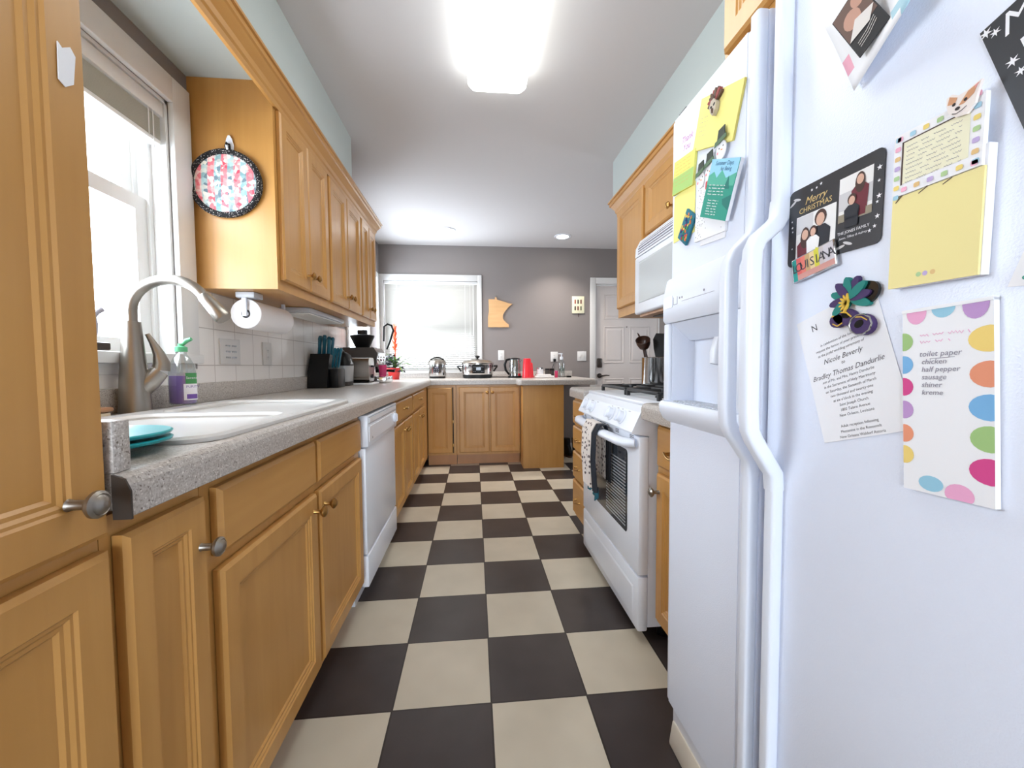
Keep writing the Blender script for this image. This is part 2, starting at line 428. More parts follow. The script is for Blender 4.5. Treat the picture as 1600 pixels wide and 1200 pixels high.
t = thing('raised_blind', 'white mini blind pulled up into a stack at the top of the sink window', 'blind', (XL - .03, 0, 1.87))
build('headrail', MB().box(XL - .055, XL - .005, y0 + .015, y1 - .014, 1.955, 2.005, .004), M_paint, t)
mb = MB()
for k in range(22): mb.box(XL - .05, XL - .012, y0 + .02, y1 - .022, 1.872 + k * .0036, 1.8735 + k * .0036)
build('slat_stack', mb, M_slatg, t)
build('bottom_rail', MB().box(XL - .05, XL - .012, y0 + .02, y1 - .022, 1.855, 1.87, .003), M_paint, t)
build('cord', MB().tube([(XL - .008, y1 - .06, 1.99), (XL - .008, y1 - .06, 1.2)], .0015, 6).tube([(XL - .008, y1 - .08, 1.99), (XL - .008, y1 - .08, 1.862)], .0015, 6), M_paint, t)
# corner window
y0, y1, z0, z1 = CW
mb = MB()
mb.box(XL, XL + .018, y0 - .06, y0, z0 - .02, z1 + .06, .003).box(XL, XL + .018, y1, y1 + .06, z0 - .02, z1 + .06, .003).box(XL, XL + .018, y0, y1, z1, z1 + .06, .003).box(XL - .1, XL + .03, y0 - .06, y1 + .06, z0 - .03, z0)
w2 = struct('window_2', mb, M_paint)
mb = MB(); sash(mb, XL - .1, XL - .07, y0, y1, z0, 1.56, .05); struct('lower_sash', mb, M_paint, w2)
mb = MB(); sash(mb, XL - .13, XL - .1, y0, y1, 1.52, z1, .05); struct('upper_sash', mb, M_paint, w2)
struct('pane', MB().box(XL - .086, XL - .083, y0 + .04, y1 - .04, z0 + .04, 1.52), M_glass, w2)
struct('pane', MB().box(XL - .116, XL - .113, y0 + .04, y1 - .04, 1.56, z1 - .04), M_glass, w2)
# back window
x0, x1, z0, z1 = BW
mb = MB(); c = .05
mb.box(x1, x1 + c, YB - .018, YB, z0 - .02, z1 + .07, .003).box(x0, x1, YB - .018, YB, z1, z1 + .07, .003).box(XL + .002, x0, YB - .018, YB, z0 - .02, z1 + .07, .003)
mb.box(x0, x1 + .0, YB - .03, YB + .1, z0 - .015, z0)
w3 = struct('window_3', mb, M_paint)
mb = MB(); mb.T = Matrix.Translation((0, 0, 0))
def sashx(mb, ya, yb, x0, x1, z0, z1, w):
    mb.box(x0, x0 + w, ya, yb, z0, z1).box(x1 - w, x1, ya, yb, z0, z1).box(x0 + w, x1 - w, ya, yb, z0, z0 + w).box(x0 + w, x1 - w, ya, yb, z1 - w, z1)
sashx(mb, YB + .06, YB + .09, x0, x1, z0, 1.53, .045); struct('lower_sash', mb, M_paint, w3)
mb = MB(); sashx(mb, YB + .095, YB + .125, x0, x1, 1.50, z1, .045); struct('upper_sash', mb, M_paint, w3)
struct('pane', MB().box(x0 + .04, x1 - .04, YB + .073, YB + .076, z0 + .04, 1.49), M_glass, w3)
struct('pane', MB().box(x0 + .04, x1 - .04, YB + .108, YB + .111, 1.54, z1 - .04), M_glass, w3)
t = thing('lowered_blind', 'white mini blind let all the way down over the back window', 'blind', ((x0 + x1) / 2, YB + .03, z0))
build('headrail', MB().box(x0 + .005, x1 - .005, YB + .005, YB + .045, z1 - .035, z1 - .002, .003), M_paint, t)
mb = MB(); n = 46
for k in range(n):
    z = z1 - .05 - k * (z1 - .05 - z0 - .02) / (n - 1)
    f = k / (n - 1); a = -radians(72 - 24 * f)
    dy, dz = .0125 * cos(a), .0125 * sin(a); yc = YB + .025
    mb.add([(x0 + .008, yc - dy, z - dz), (x1 - .008, yc - dy, z - dz), (x1 - .008, yc - .001, z + .001), (x0 + .008, yc - .001, z + .001), (x1 - .008, yc + dy, z + dz), (x0 + .008, yc + dy, z + dz)], [(0, 1, 2, 3), (3, 2, 4, 5)])
build('slats', mb, M_slat, t)
build('bottom_rail', MB().box(x0 + .008, x1 - .008, YB + .014, YB + .038, z0 + .002, z0 + .016, .003), M_paint, t)
for xx in (x0 + .15, x1 - .09, x1 - .15): build('ladder_cord', MB().tube([(xx, YB + .008, z1 - .03), (xx, YB + .008, z0 + .01)], .0014, 6), M_paint, t)
build('tilt_wand', MB().tube([(x1 - .05, YB + .003, z1 - .04), (x1 - .05, YB + .0, 1.42)], .004, 8), M_paint, t)

# back door
x0, x1, z0, z1 = BD
mb = MB().box(x0 - .068, x0, YB - .02, YB, 0, z1 + .075, .004).box(x1, x1 + .068, YB - .02, YB, 0, z1 + .075, .004).box(x0, x1, YB - .02, YB, z1, z1 + .075, .004)
mb.box(x0, x0 + .012, YB, YB + .12, 0, z1).box(x1 - .012, x1, YB, YB + .12, 0, z1).box(x0 + .012, x1 - .012, YB, YB + .12, z1 - .012, z1)
d1 = struct('door_1', mb, M_paint)
w, h = x1 - x0 - .03, z1 - .02
mb = MB(FR((x0 + .015, YB + .05, .005), YM)); mb.box(0, w, 0, h, -.04, 0)
for cx in (.11, w / 2 + .035):
    for a, b in ((1.62, 1.93), (1.07, 1.53), (.25, .88)):
        mb.rloft(w / 2 - .145, b - a, [(0, .0005), (.008, .006), (.016, .001), (.03, .001), (.045, .006)], (cx, a))
leaf = struct('door_leaf', mb, M_door, d1)
T = FR((x0 + .07, YB + .052, 1.08), YM)
struct('keypad_lock', MB(T).box(-.032, .032, -.058, .058, 0, .025, .012), M_dgrey, d1)
mb = MB(T); mb.lathe([(.03, 0), (.03, .012), (.012, .014), (.012, .04)], (0, -.16, 0), 18); mb.tube([(0, -.16, .04), (.03, -.16, .045), (.075, -.155, .045), (.115, -.157, .042)], [.011, .01, .009, .007], 10)
struct('door_handle', mb, M_dgrey, d1)
struct('peephole', MB(FR((x0 + .42, YB + .05, 1.53), YM)).lathe([(.009, 0), (.009, .006)], n=14), M_nickel, d1)

# crown mouldings
def crown(mb, xf, y0, y1, z, sx, end=None):
    prof = [(0, -.085), (.012, -.085), (.014, -.065), (.02, -.058), (.024, -.04), (.045, -.012), (.052, -.008), (.052, .01), (.06, .012), (.06, .022), (0, .022)]
    if end is None:
        r = [[(xf + sx * a, y, z + b) for a, b in prof] for y in (y0, y1)]
    else:
        r = [[(xf + sx * a, y0, z + b) for a, b in prof], [(xf + sx * a, y1 + a, z + b) for a, b in prof], [(end, y1 + a, z + b) for a, b in prof]]
    mb.loft(r, True, True, True, False)
mb = MB(); crown(mb, -.525, -1.6, 2.13, 2.175, 1, XL); struct('trim_1', mb, M_woodh)
mb = MB(); crown(mb, 1.225, .20, 1.42, 2.115, -1, XR); struct('trim_2', mb, M_woodh)

# ------------------------------------------------------------------ cabinets
DOORP = [(0, 0), (0, .013), (.007, .019), (.05, .019), (.053, .0155), (.057, .0155), (.061, .012), (.066, .012), (.07, .008)]
DRAWP = [(0, 0), (0, .012), (.009, .019)]
def doorp(mb, w, h, prof=DOORP):
    k = min(1, min(w, h) / .2)
    mb.rloft(w, h, [(i * (k if i > .01 else 1), n) for i, n in prof])
def knob_mb(T, x, y):
    mb = MB(T); mb.lathe([(.008, 0), (.006, .003), (.006, .02), (.012, .024), (.0165, .029), (.0165, .033), (.013, .036), (.012, .035), (.008, .039), (.003, .04)], (x, y, .019), 18); return mb
def pull_mb(T, x, y, s=1):
    mb = MB(T)
    for q in (-1, 1): mb.lathe([(.008, 0), (.006, .005), (.005, .02)], (x + q * .038, y, .019), 10)
    mb.tube([(x - .052, y + .003, .036), (x - .038, y, .04), (x - .018, y - .007, .043), (x, y - .009, .044), (x + .018, y - .007, .043), (x + .038, y, .04), (x + .052, y + .003, .036)], [.003, .0045, .0035, .0045, .0035, .0045, .003], 8)
    return mb
def cabinet(name, label, org, N, w, depth, z0, z1, fronts, kick=0, group=None, low=None):
    """org = lower left front corner (seen from the front) of the face frame at floor level; fronts: (kind,u0,u1,v0,v1,hw)"""
    T = FR((org[0], org[1], 0), N)
    ctr = T @ Vector((w / 2, 0, -depth / 2)); ctr.z = 0 if kick else z0
    t = thing(name, label, 'cabinet', ctr, group)
    mb = MB(T)
    if low: mb.box(0.0005, w - .0005, z0, low, -depth, -.02).box(0.0005, w - .0005, z0, z1, -.02, 0)
    else: mb.box(0.0005, w - .0005, z0, z1, -depth, 0)
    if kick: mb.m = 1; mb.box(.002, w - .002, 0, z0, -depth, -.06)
    # reveal behind the fronts
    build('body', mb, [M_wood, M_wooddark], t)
    for fr in fronts:
        kind, u0, u1, v0, v1 = fr[:5]
        D = T @ Matrix.Translation((u0, v0, .0015))
        mb = MB(D); doorp(mb, u1 - u0, v1 - v0, DOORP if kind == 'door' else DRAWP)
        if kind == 'ajar':
            mb = MB(D); doorp(mb, u1 - u0, v1 - v0)
        o = build('drawer' if kind == 'drawer' else ('false_front' if kind == 'false' else 'door'), mb, M_woodh if kind in ('drawer', 'false') else M_wood, t)
        if len(fr) > 5 and fr[5]:
            hk, hx, hy = fr[5][:3]; met = fr[5][3] if len(fr[5]) > 3 else M_brass
            if hk == 'knob': build('knob', knob_mb(T, hx, hy), met, o)
            else: build('handle', pull_mb(T, hx, hy), met, o)
    return t
FX = -.235  # face frame of the left base run
# left base run (local u = y - org.y)
def lb(y0): return (FX, y0, 0)
cabinet('pantry_cabinet', 'tall maple pantry cabinet with raised panel doors at the sink end of the counter', (-.235, -1.45, 0), XP, .800, .60, .1, 2.185,
        [('door', .05, .797, .835, 2.12, ('knob', .745, .893, M_nickel)), ('door', .05, .797, .13, .815)], .1)
solo('torn_paper_scrap', MB(FR((-.2135, -.689, 1.425), XP)).prism([(-.004, -.035), (.004, -.039), (.014, -.03), (.018, .005), (.012, .012), (.002, .004), (-.003, .008)], 0, .0012), M_paper, 'torn white paper scrap stuck on the tall pantry door', 'paper scrap')
Y0 = -.6495
cabinet('base_cabinet', 'narrow base cabinet with a single door between pantry and sink cabinet', lb(Y0), XP, .196, .60, .1, .855,
        [('door', .018, .186, .13, .826, ('knob', .166, .742, M_nickel))], .1)
cabinet('base_cabinet', 'wide base cabinet under the sink with two doors and blank drawer fronts', lb(-.453), XP, 1.0, .60, .1, .855,
        [('false', .027, .492, .70, .83), ('door', .027, .492, .13, .672, ('knob', .462, .625, M_brass)),
         ('false', .515, .975, .70, .83), ('door', .515, .975, .13, .672, ('knob', .545, .622, M_brass))], .1, None, .69)
cabinet('base_cabinet', 'base cabinet with drawer and two narrow doors right beside the dishwasher', lb(1.205), XP, .765, .60, .1, .855,
        [('drawer', .03, .74, .70, .83, ('pull', .39, .77)), ('door', .03, .38, .13, .68, ('knob', .35, .625)), ('door', .388, .74, .13, .68, ('knob', .42, .625))], .1)
cabinet('base_cabinet', 'base cabinet with drawer and two narrow doors next to the inner corner', lb(1.975), XP, 1.08, .60, .1, .855,
        [('drawer', .03, .70, .70, .83, ('pull', .36, .775)), ('door', .03, .36, .13, .68, ('knob', .33, .625)), ('door', .368, .70, .13, .68, ('knob', .40, .625))], .1)
# back base run
YF = 3.085
tcorner = thing('base_cabinet', 'corner base cabinet on the back wall with one door slightly ajar', 'cabinet', (-.1, 3.4, 0))
T = FR((-.234, YF, 0), YM)
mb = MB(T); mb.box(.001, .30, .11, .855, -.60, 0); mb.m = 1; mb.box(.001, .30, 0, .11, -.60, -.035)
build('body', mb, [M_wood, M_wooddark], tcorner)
mb = MB(T @ Matrix.Translation((.004, .135, .004)) @ Matrix.Rotation(radians(-3), 4, 'Y')); doorp(mb, .255, .69)
dr = build('door', mb, M_wood, tcorner)
build('painted_gap_shade', MB(T).box(.262, .272, .13, .83, .0005, .0015), M_dark, tcorner)  # thin dark strip, paints the shade beside the ajar door
for hz in (.45, .20): build('hinge', MB(T).box(.258, .272, hz, hz + .03, .004, .012, .002), M_brass, dr)
cabinet('base_cabinet', 'two door base cabinet on the back wall under the slow cooker', (.068, YF, 0), YM, .68, .60, .11, .855,
        [('door', .03, .345, .135, .83, ('knob', .325, .775)), ('door', .36, .67, .135, .83, ('knob', .382, .775))], .11)
t = thing('peninsula_cabinet', 'plain maple end panel cabinet standing under the short peninsula counter', 'cabinet', (.96, 3.27, 0))
build('end_panel', MB().box(.752, 1.172, 2.86, 2.88, 0, .862), M_wood, t)
build('body', MB().box(.752, 1.168, 2.88, YB - .015, 0, .862), M_wood, t)
# right base run (faces -x)
BX = .90
cabinet('base_cabinet', 'narrow base cabinet squeezed between range and refrigerator', (.932, .195, 0), XM, .33, .59, .1, .855,
        [('drawer', .025, .31, .69, .835, ('pull', .165, .755)), ('door', .025, .31, .125, .665, ('knob', .05, .602, M_nickel))], .1)
cabinet('base_cabinet', 'narrow stack of four small drawers beyond the range', (BX, 1.31, 0), XM, .315, .60, .1, .855,
        [('drawer', .02, .30, .69, .835, ('pull', .16, .745)), ('drawer', .02, .30, .53, .675, ('pull', .16, .60)), ('drawer', .02, .30, .35, .515, ('pull', .16, .43)), ('drawer', .02, .30, .125, .335, ('pull', .16, .23))], .1)
# upper left run: face x=-.52
UX, UZ0, UZ1 = -.525, 1.37, 2.185
def upper(label, y0, w, d1, d2, extra=0):
    t = cabinet('wall_cabinet', label, (UX, y0, 0), XP, w, .315, UZ0, UZ1,
        [('door', d1[0] - y0, d1[1] - y0, 1.41, 2.085, ('knob', d1[1] - y0 - .03, 1.478)), ('door', d2[0] - y0, d2[1] - y0, 1.41, 2.085, ('knob', d2[0] - y0 + .03, 1.478))], 0, 'wall cabinets above the left counter')
    return t
upper('nearest wall cabinet of the left run, its side holding the round potholder', .512, .565, (.535, .797), (.803, 1.062))
upper('middle wall cabinet of the left run, between its two neighbours', 1.078, .62, (1.098, 1.385), (1.392, 1.685))
upper('farthest wall cabinet of the left run, ending beside the back window', 1.699, .425, (1.715, 1.905), (1.912, 2.11))
# upper right run: face x=1.22
cabinet('wall_cabinet', 'tall wall cabinet on the right just beyond the microwave', (1.22, 1.415, 0), XM, .435, .305, 1.365, 2.165,
        [('door', .02, .42, 1.42, 2.05)], 0)
cabinet('wall_cabinet', 'short wall cabinet mounted above the white microwave', (1.22, .979, 0), XM, .765, .305, 1.745, 2.165,
        [('door', .02, .375, 1.765, 2.05, ('knob', .345, 1.80)), ('door', .39, .745, 1.765, 2.05, ('knob', .42, 1.80))], 0)
cabinet('wall_cabinet', 'deep wall cabinet above the refrigerator', (.91, -.205, 0), XM, .88, .615, 1.80, 2.165,
        [('door', .02, .43, 1.83, 2.14), ('door', .445, .86, 1.83, 2.14)], 0)

# ------------------------------------------------------------------ countertops
CT, CB = .915, .862
def rounded_edge(mb, pts, zt=CT, zb=CB, r=.02):
    pass
t = thing('countertop', 'long speckled grey laminate countertop running from the pantry to the peninsula', 'countertop', (-.5, 1.2, CB))
mb = MB()
SX0, SX1, SY0, SY1 = -.70, -.232, -.42, .43     # sink cut-out
ZU = CT - .02
mb.box(XL + .001, SX0, -.6485, YB - .001, CB + .004, CT)           # rear strip
mb.box(SX0, -.215, -.6485, SY0, CB + .004, CT).box(SX0, -.215, SY1, 3.08, CB + .004, CT).box(SX1, -.215, SY0, SY1, CB + .004, CT)
mb.box(SX0, .72, 3.08, YB - .001, CB + .004, CT).box(.72, 1.50, 2.84, YB - .001, CB + .004, CT)
# rolled front edge along the left run, the back run and the peninsula
def edge_prof(): 
    return [(0, CT), (.008, CT - .001), (.016, CT - .006), (.021, CT - .015), (.022, CT - .025), (.022, CB - .004), (.014, CB - .008), (0, CB - .004)]
pr = edge_prof()
path = [(-.215, -.6485, 1, 0), (-.215, 3.08, 1, -1), (.70, 3.08, -.0, -1), (.72, 3.06, -1, -1), (.72, 2.86, -1, -.4), (.74, 2.84, -.4, -1), (1.48, 2.84, .4, -1), (1.50, 2.86, 1, -.4), (1.50, YB - .002, 1, 0)]
mb.loft([[(x + nx * a, y + ny * a, z) for a, z in pr] for x, y, nx, ny in path], True, True, True, False)
build('counter_slab', mb, M_counter, t)
mb = MB().box(XL + .0065, XL + .024, -.619, YB - .02, CT, .993, .004).box(XL + .024, 1.46, YB - .019, YB - .0005, CT, .984, .004)
build('backsplash', mb, M_counter, t)
mb = MB().box(XL + .025, -.212, -.6485, -.620, CT, .985, .003); build('side_splash', mb, M_counter, t)
mb = MB(); mb.prism([(-.213, CB - .007), (-.19, CB - .007), (-.19, CT - .022), (-.197, CT - .006), (-.213, CT)], 0, .003)
mb.v = [Vector((v.x, -.6525 + v.z, v.y)) for v in mb.v]
build('edge_cap', mb, M_dgrey, t)
for y0, y1, lab in ((-.13, .203, 'short grey laminate countertop between range and refrigerator'), (.992, 1.325, 'short grey laminate countertop piece beyond the range')):
    mb = MB().box(.89, XR - .001, y0, y1, CB, CT)
    mb.loft([[(.89 - a, y, z) for a, z in pr] for y in (y0, y1)], True, True, True, False)
    solo('countertop', mb, M_counter, lab, 'countertop')

# ------------------------------------------------------------------ sink
t = thing('kitchen_sink', 'white double bowl sink set into the grey counter under the window', 'sink', (-.46, 0, .72))
def rr3(x0, x1, y0, y1, r, z, n=6): return [(p[0], p[1], z) for p in rrect(x0, y0, x1, y1, r, n)]
x0, x1, y0, y1 = -.715, -.226, -.445, .452
mb = MB()
out = [rr3(x0, x1, y0, y1, .07, CT + .0005), rr3(x0, x1, y0, y1, .07, CT + .008), rr3(x0 + .007, x1 - .007, y0 + .007, y1 - .007, .065, CT + .013)]
mb.loft(out, True, False)
# deck with two bowl openings
bowls = [(x0 + .06, x1 - .035, y0 + .035, -.015), (x0 + .06, x1 - .035, .02, y1 - .035)]
bm = bmesh.new()
def ring(pts): 
    vs = [bm.verts.new(p) for p in pts]; return [bm.edges.new((vs[i], vs[(i + 1) % len(vs)])) for i in range(len(vs))]
es = ring(rr3(x0 + .007, x1 - .007, y0 + .007, y1 - .007, .065, CT + .013))
for b in bowls: es += ring(rr3(*b, .06, CT + .013))
bmesh.ops.triangle_fill(bm, use_beauty=True, edges=es)
mb.addbm(bm)
build('rim', mb, M_porc, t)
for b in bowls:
    mb = MB(); R = []
    for ins, z, r in ((0, CT + .013, .06), (.008, CT + .006, .058), (.012, CT - .03, .056), (.02, CT - .15, .06), (.05, CT - .185, .05), (.11, CT - .19, .03)):
        R.append(rr3(b[0] + ins, b[1] - ins, b[2] + ins, b[3] - ins, r, z))
    mb.loft(R, False, True)
    bo = build('bowl', mb, M_porc, t)
    build('drain', MB().lathe([(.04, 0), (.04, .003), (.03, .004), (.02, .001)], ((b[0] + b[1]) / 2, (b[2] + b[3]) / 2, CT - .189), 20), M_chrome, bo)
# faucet
fx, fy = -.772, .115
t = thing('faucet', 'tall brushed nickel gooseneck faucet with pull down spray head at the sink', 'faucet', (fx, fy, CT))
build('deck_plate', MB().box(fx - .040, fx + .04, fy - .13, fy + .13, CT + .0004, CT + .006, .0025), M_nickel, t)
mb = MB(); mb.lathe([(.041, CT + .0065), (.039, CT + .03), (.035, CT + .1), (.0285, CT + .19), (.0235, CT + .265), (.0225, 1.195)], (fx, fy, 0), 28); mb.v = [Vector((v.x, v.y, v.z)) for v in mb.v]
build('base', mb, M_nickel, t)
pts = [(fx, fy, 1.196), (fx, fy, 1.24)]
R = .111; zc = 1.228
for k in range(0, 15):
    a = pi - k * radians(150) / 14
    pts.append((fx + R + R * cos(a), fy, zc + R * .86 * sin(a)))
build('spout', MB().tube(pts, .0155, 16), M_nickel, t)
e = Vector(pts[-1]); d = (Vector(pts[-1]) - Vector(pts[-2])).normalized()
build('spray_head', MB().tube([e, e + d * .004, e + d * .02, e + d * .055, e + d * .085, e + d * .092], [.0158, .0185, .019, .022, .0245, .022], 18), M_nickel, t)
mb = MB(); mb.tube([(fx + .006, fy + .005, .985), (fx + .03, fy + .022, 1.015), (fx + .048, fy + .037, 1.045)], [.03, .028, .024], 16)
build('valve_neck', mb, M_nickel, t)
mb = MB(); mb.tube([(fx + .049, fy + .038, 1.047), (fx + .052, fy + .040, 1.07), (fx + .047, fy + .036, 1.10), (fx + .036, fy + .028, 1.135), (fx + .027, fy + .021, 1.16)], [.0245, .022, .015, .009, .006], 14)
build('lever', mb, M_nickel, t)
# dish soap
sx, sy = -.735, .265
t = thing('dish_soap_bottle', 'dish soap bottle of purple liquid with green cap beside the faucet', 'soap bottle', (sx, sy, CT + .0))
sh = MB().lathe([(.036, CT + .013), (.042, CT + .018), (.043, CT + .09), (.041, CT + .125), (.036, CT + .15), (.026, CT + .172), (.016, CT + .186), (.016, CT + .196)], (sx, sy, 0), 24, sx=1.0, sy=.7)
build('bottle', sh, M_clear, t)
build('liquid', MB().lathe([(.034, CT + .017), (.040, CT + .021), (.041, CT + .09), (.0395, CT + .112)], (sx, sy, 0), 24, sy=.68), mat('lavender_liquid', rgb(150, 118, 186), .3), t)
mb = MB().lathe([(.018, CT + .194), (.018, CT + .21), (.009, CT + .214), (.009, CT + .222)], (sx, sy, 0), 18); mb.tube([(sx + .005, sy, CT + .219), (sx + .018, sy, CT + .232), (sx + .034, sy, CT + .238)], [.006, .008, .006], 10)
build('flip_cap', mb, mat('mint_green_plastic', rgb(96, 178, 128), .35), t)
mats = [mat('label_white', rgb(238, 236, 242), .5), mat('label_green', rgb(70, 146, 86), .5), mat('label_purple', rgb(112, 78, 158), .5)]
mb = MB(); dv = Vector((.263 - sx, -1.224 - sy, 0)).normalized(); a0 = math.atan2(dv.y, dv.x)
def lab(az0, az1, z0, z1, off):
    n = 8; A = []; B = []
    for i in range(n + 1):
        a = az0 + (az1 - az0) * i / n; A.append((sx + (.0432 + off) * cos(a), sy + (.0432 + off) * .7 * sin(a), z0)); B.append((sx + (.0432 + off) * cos(a), sy + (.0432 + off) * .7 * sin(a), z1))
    mb.loft([A, B], False, False, False)
lab(a0 - .1, a0 + 1.15, CT + .03, CT + .085, .0008); mb.m = 1; lab(a0 + .05, a0 + 1.1, CT + .085, CT + .122, .0008); mb.m = 2; lab(a0 + .1, a0 + 1.05, CT + .034, CT + .05, .0014)
T = FR((sx + .0455 * cos(a0 + .55), sy + .034 * sin(a0 + .55), CT + .072), (cos(a0 + .35), sin(a0 + .35) * 1.4, 0)); mb.T = T
mb.m = 2; mb.text('PURITY', 0, 0, .011, .002); mb.m = 0; mb.text('Seventh', 0, .03, .011, .002)
build('label', mb, mats, t)
# figurine on the sill
t = thing('curved_figurine', 'small grey curved figurine on a dark block at the sink window sill', 'figurine', (-.79, -.005, 1.115))
build('block', MB().box(-.818, -.762, -.04, .030, 1.1055, 1.127, .004), M_dgrey, t)
build('body', MB().tube([(-.79, -.033, 1.1275), (-.79, -.018, 1.137), (-.79, .004, 1.152), (-.79, .012, 1.178), (-.79, .012, 1.198), (-.79, .024, 1.212), (-.79, .038, 1.221)], [.012, .018, .014, .010, .007, .007, .008], 12), mat('grey_ceramic', rgb(168, 166, 178), .35), t)
# scrub brush
t = thing('scrub_brush', 'wooden backed scrub brush lying behind the sink next to the pantry', 'brush', (-.745, -.09, CT))
build('bristles', MB().box(-.768, -.728, -.17, -.02, CT + .0005, CT + .02, .006), mat('cream_bristle', rgb(226, 214, 190), .9), t)
build('wooden_back', MB().box(-.772, -.724, -.175, -.015, CT + .0205, CT + .034, .006), wood('brush_wood', rgb(140, 92, 58), rgb(190, 140, 96), (20, 20, 20)), t)
# teal plates
zb = CT + .0135
mb = MB(); 
for k in range(2):
    z = zb + k * .0115
    mb.lathe([(.07, z), (.115, z + .003), (.13, z + .0065), (.132, z + .0095), (.126, z + .0105), (.11, z + .008), (.06, z + .005)], (-.385, -.512, 0), 40, sx=.95, sy=.95)
mb2 = MB()
for k in range(2):
    z = zb + k * .0115
    solo('round_lid', MB().lathe([(.06, z), (.084, z + .002), (.094, z + .005), (.096, z + .0085), (.093, z + .0105), (.08, z + .0095), (.05, z + .009)], (-.343, -.519, 0), 40), M_teal, ('lower teal round lid lying on the sink rim corner under its twin', 'upper teal round lid resting on top of its twin by the sink')[k], 'lid', 'teal lids by the sink')

# ------------------------------------------------------------------ dishwasher
t = thing('dishwasher', 'white dishwasher built in under the counter between sink and drawer cabinets', 'dishwasher', (-.5, .87, 0))
dy0, dy1 = .558, 1.196
build('tub', MB().box(-.80, -.236, dy0 + .005, dy1 - .005, .10, .85), M_white, t)
build('door_panel', MB().box(-.235, -.208, dy0, dy1, .235, .70, .004), M_white, t)
mb = MB().box(-.235, -.196, dy0, dy1, .705, .845, .006)
T = FR((-.196, dy0, .705), XP); mb.T = T; mb.rloft(dy1 - dy0 - .04, .03, [(0, 0), (.003, -.0), (.004, .003), (.006, .003)], (.02, .10)); mb.rloft(dy1 - dy0 - .04, .07, [(0, 0), (.002, .002), (.004, .002)], (.02, .02))
o = build('control_panel', mb, M_white, t)
mb = MB(T); mb.lathe([(.026, 0), (.026, .012), (.02, .016)], (.56, .06, .002), 20); mb.box(.556, .564, .04, .08, .016, .022)
build('dial', mb, M_fridge_s, o)
mb = MB(T); mb.m = 0; mb.flat(rect(.06, .03, .068, .04), .0045); build('badge', mb, M_inkl, o)
build('kick_plate', MB().box(-.235, -.205, dy0, dy1, .09, .228, .004).box(-.30, -.27, dy0 + .01, dy1 - .01, 0, .09), M_white, t)

# ------------------------------------------------------------------ range
ry0, ry1, rx = .213, .982, .865
t = thing('gas_range', 'white freestanding gas range with black grates on the right side', 'range', (1.17, .6, 0))
build('body', MB().box(rx + .04, XR - .01, ry0 + .004, ry1 - .004, .06, .898), M_white, t)
for y in (ry0 + .05, ry1 - .05):
    for x in (rx + .12, XR - .1): build('foot', MB().lathe([(.02, 0), (.02, .06)], (x, y, 0), 12), M_black, t)
mb = MB().box(rx - .0, rx + .04, ry0, ry1, .262, .788, .006)
od = build('oven_door', mb, M_white, t)
T = FR((rx, ry1, .262), XM); W = ry1 - ry0
mb = MB(T); mb.flat(rrect(.245, .12, .66, .455, .02), .0006); wd = build('oven_window', mb, mat('oven_glass', rgb(58, 62, 68), .08), od)
mb = MB(T)
for k in range(20): mb.box(.40, .64, .14 + k * .0135, .1455 + k * .0135, .0007, .0012)
build('oven_rack', mb, mat('rack_line', rgb(170, 172, 176), .3), wd)
mb = MB(T); mb.tube([(.02, .50, .006), (.035, .50, .03), (.08, .497, .042), (W / 2, .493, .047), (W - .08, .497, .042), (W - .035, .50, .03), (W - .02, .50, .006)], [.016, .018, .018, .018, .018, .018, .016], 14, sq=1.5)
build('oven_handle', mb, M_fridge_s, od)
mb = MB(T); 
for u in (.03, .16, .25, .30, .35, .40, .52, .68):
    for k in range(3): mb.box(u, u + (.04 if u > .1 else .03), .508 + k * .006, .5105 + k * .006, .0, .0008)
build('vent_slots', mb, M_black, od)
mb = MB().box(rx, rx + .04, ry0, ry1, .045, .255, .008)
mb.T = FR((rx, ry1, .045), XM); mb.rloft(W - .08, .13, [(0, .0005), (.006, .004), (.012, .004)], (.04, .03))
build('storage_drawer', mb, M_white, t)
# sloped control panel
prof = [(rx + .04, .79), (rx - .026, .80), (rx - .028, .806), (rx + .006, .878), (rx + .04, .906), (rx + .12, .906)]
mb = MB(); mb.loft([[(x, y, z) for x, z in prof] for y in (ry0, ry1)], True, True, True, False)
cp = build('control_panel', mb, M_white, t)
sl = Vector((.034, 0, .072)).normalized(); nn = Vector((-sl.z, 0, sl.x))
for k, u in enumerate((.12, .215, .50, .625)):
    P = Vector((rx - .028, ry1 - u, .806)) + sl * .042
    U = Vector((0, -1, 0)); V = sl; Mx = Matrix((U, V, nn)).transposed().to_4x4(); Mx.translation = P
    mb = MB(Mx); mb.lathe([(.03, .0005), (.03, .004), (.026, .006)], n=24); mb.lathe([(.024, .006), (.021, .022), (.018, .024)], n=24); mb.box(-.005, .005, -.024, .024, .02, .03, .002)
    build('knob', mb, M_fridge_s, cp)
    mb = MB(Mx); mb.flat(rect(.035, .03, .055, .033), .0005); mb.flat(rect(-.035, .031, -.022, .034), .0005)
    build('marking', mb, M_inkl, cp)
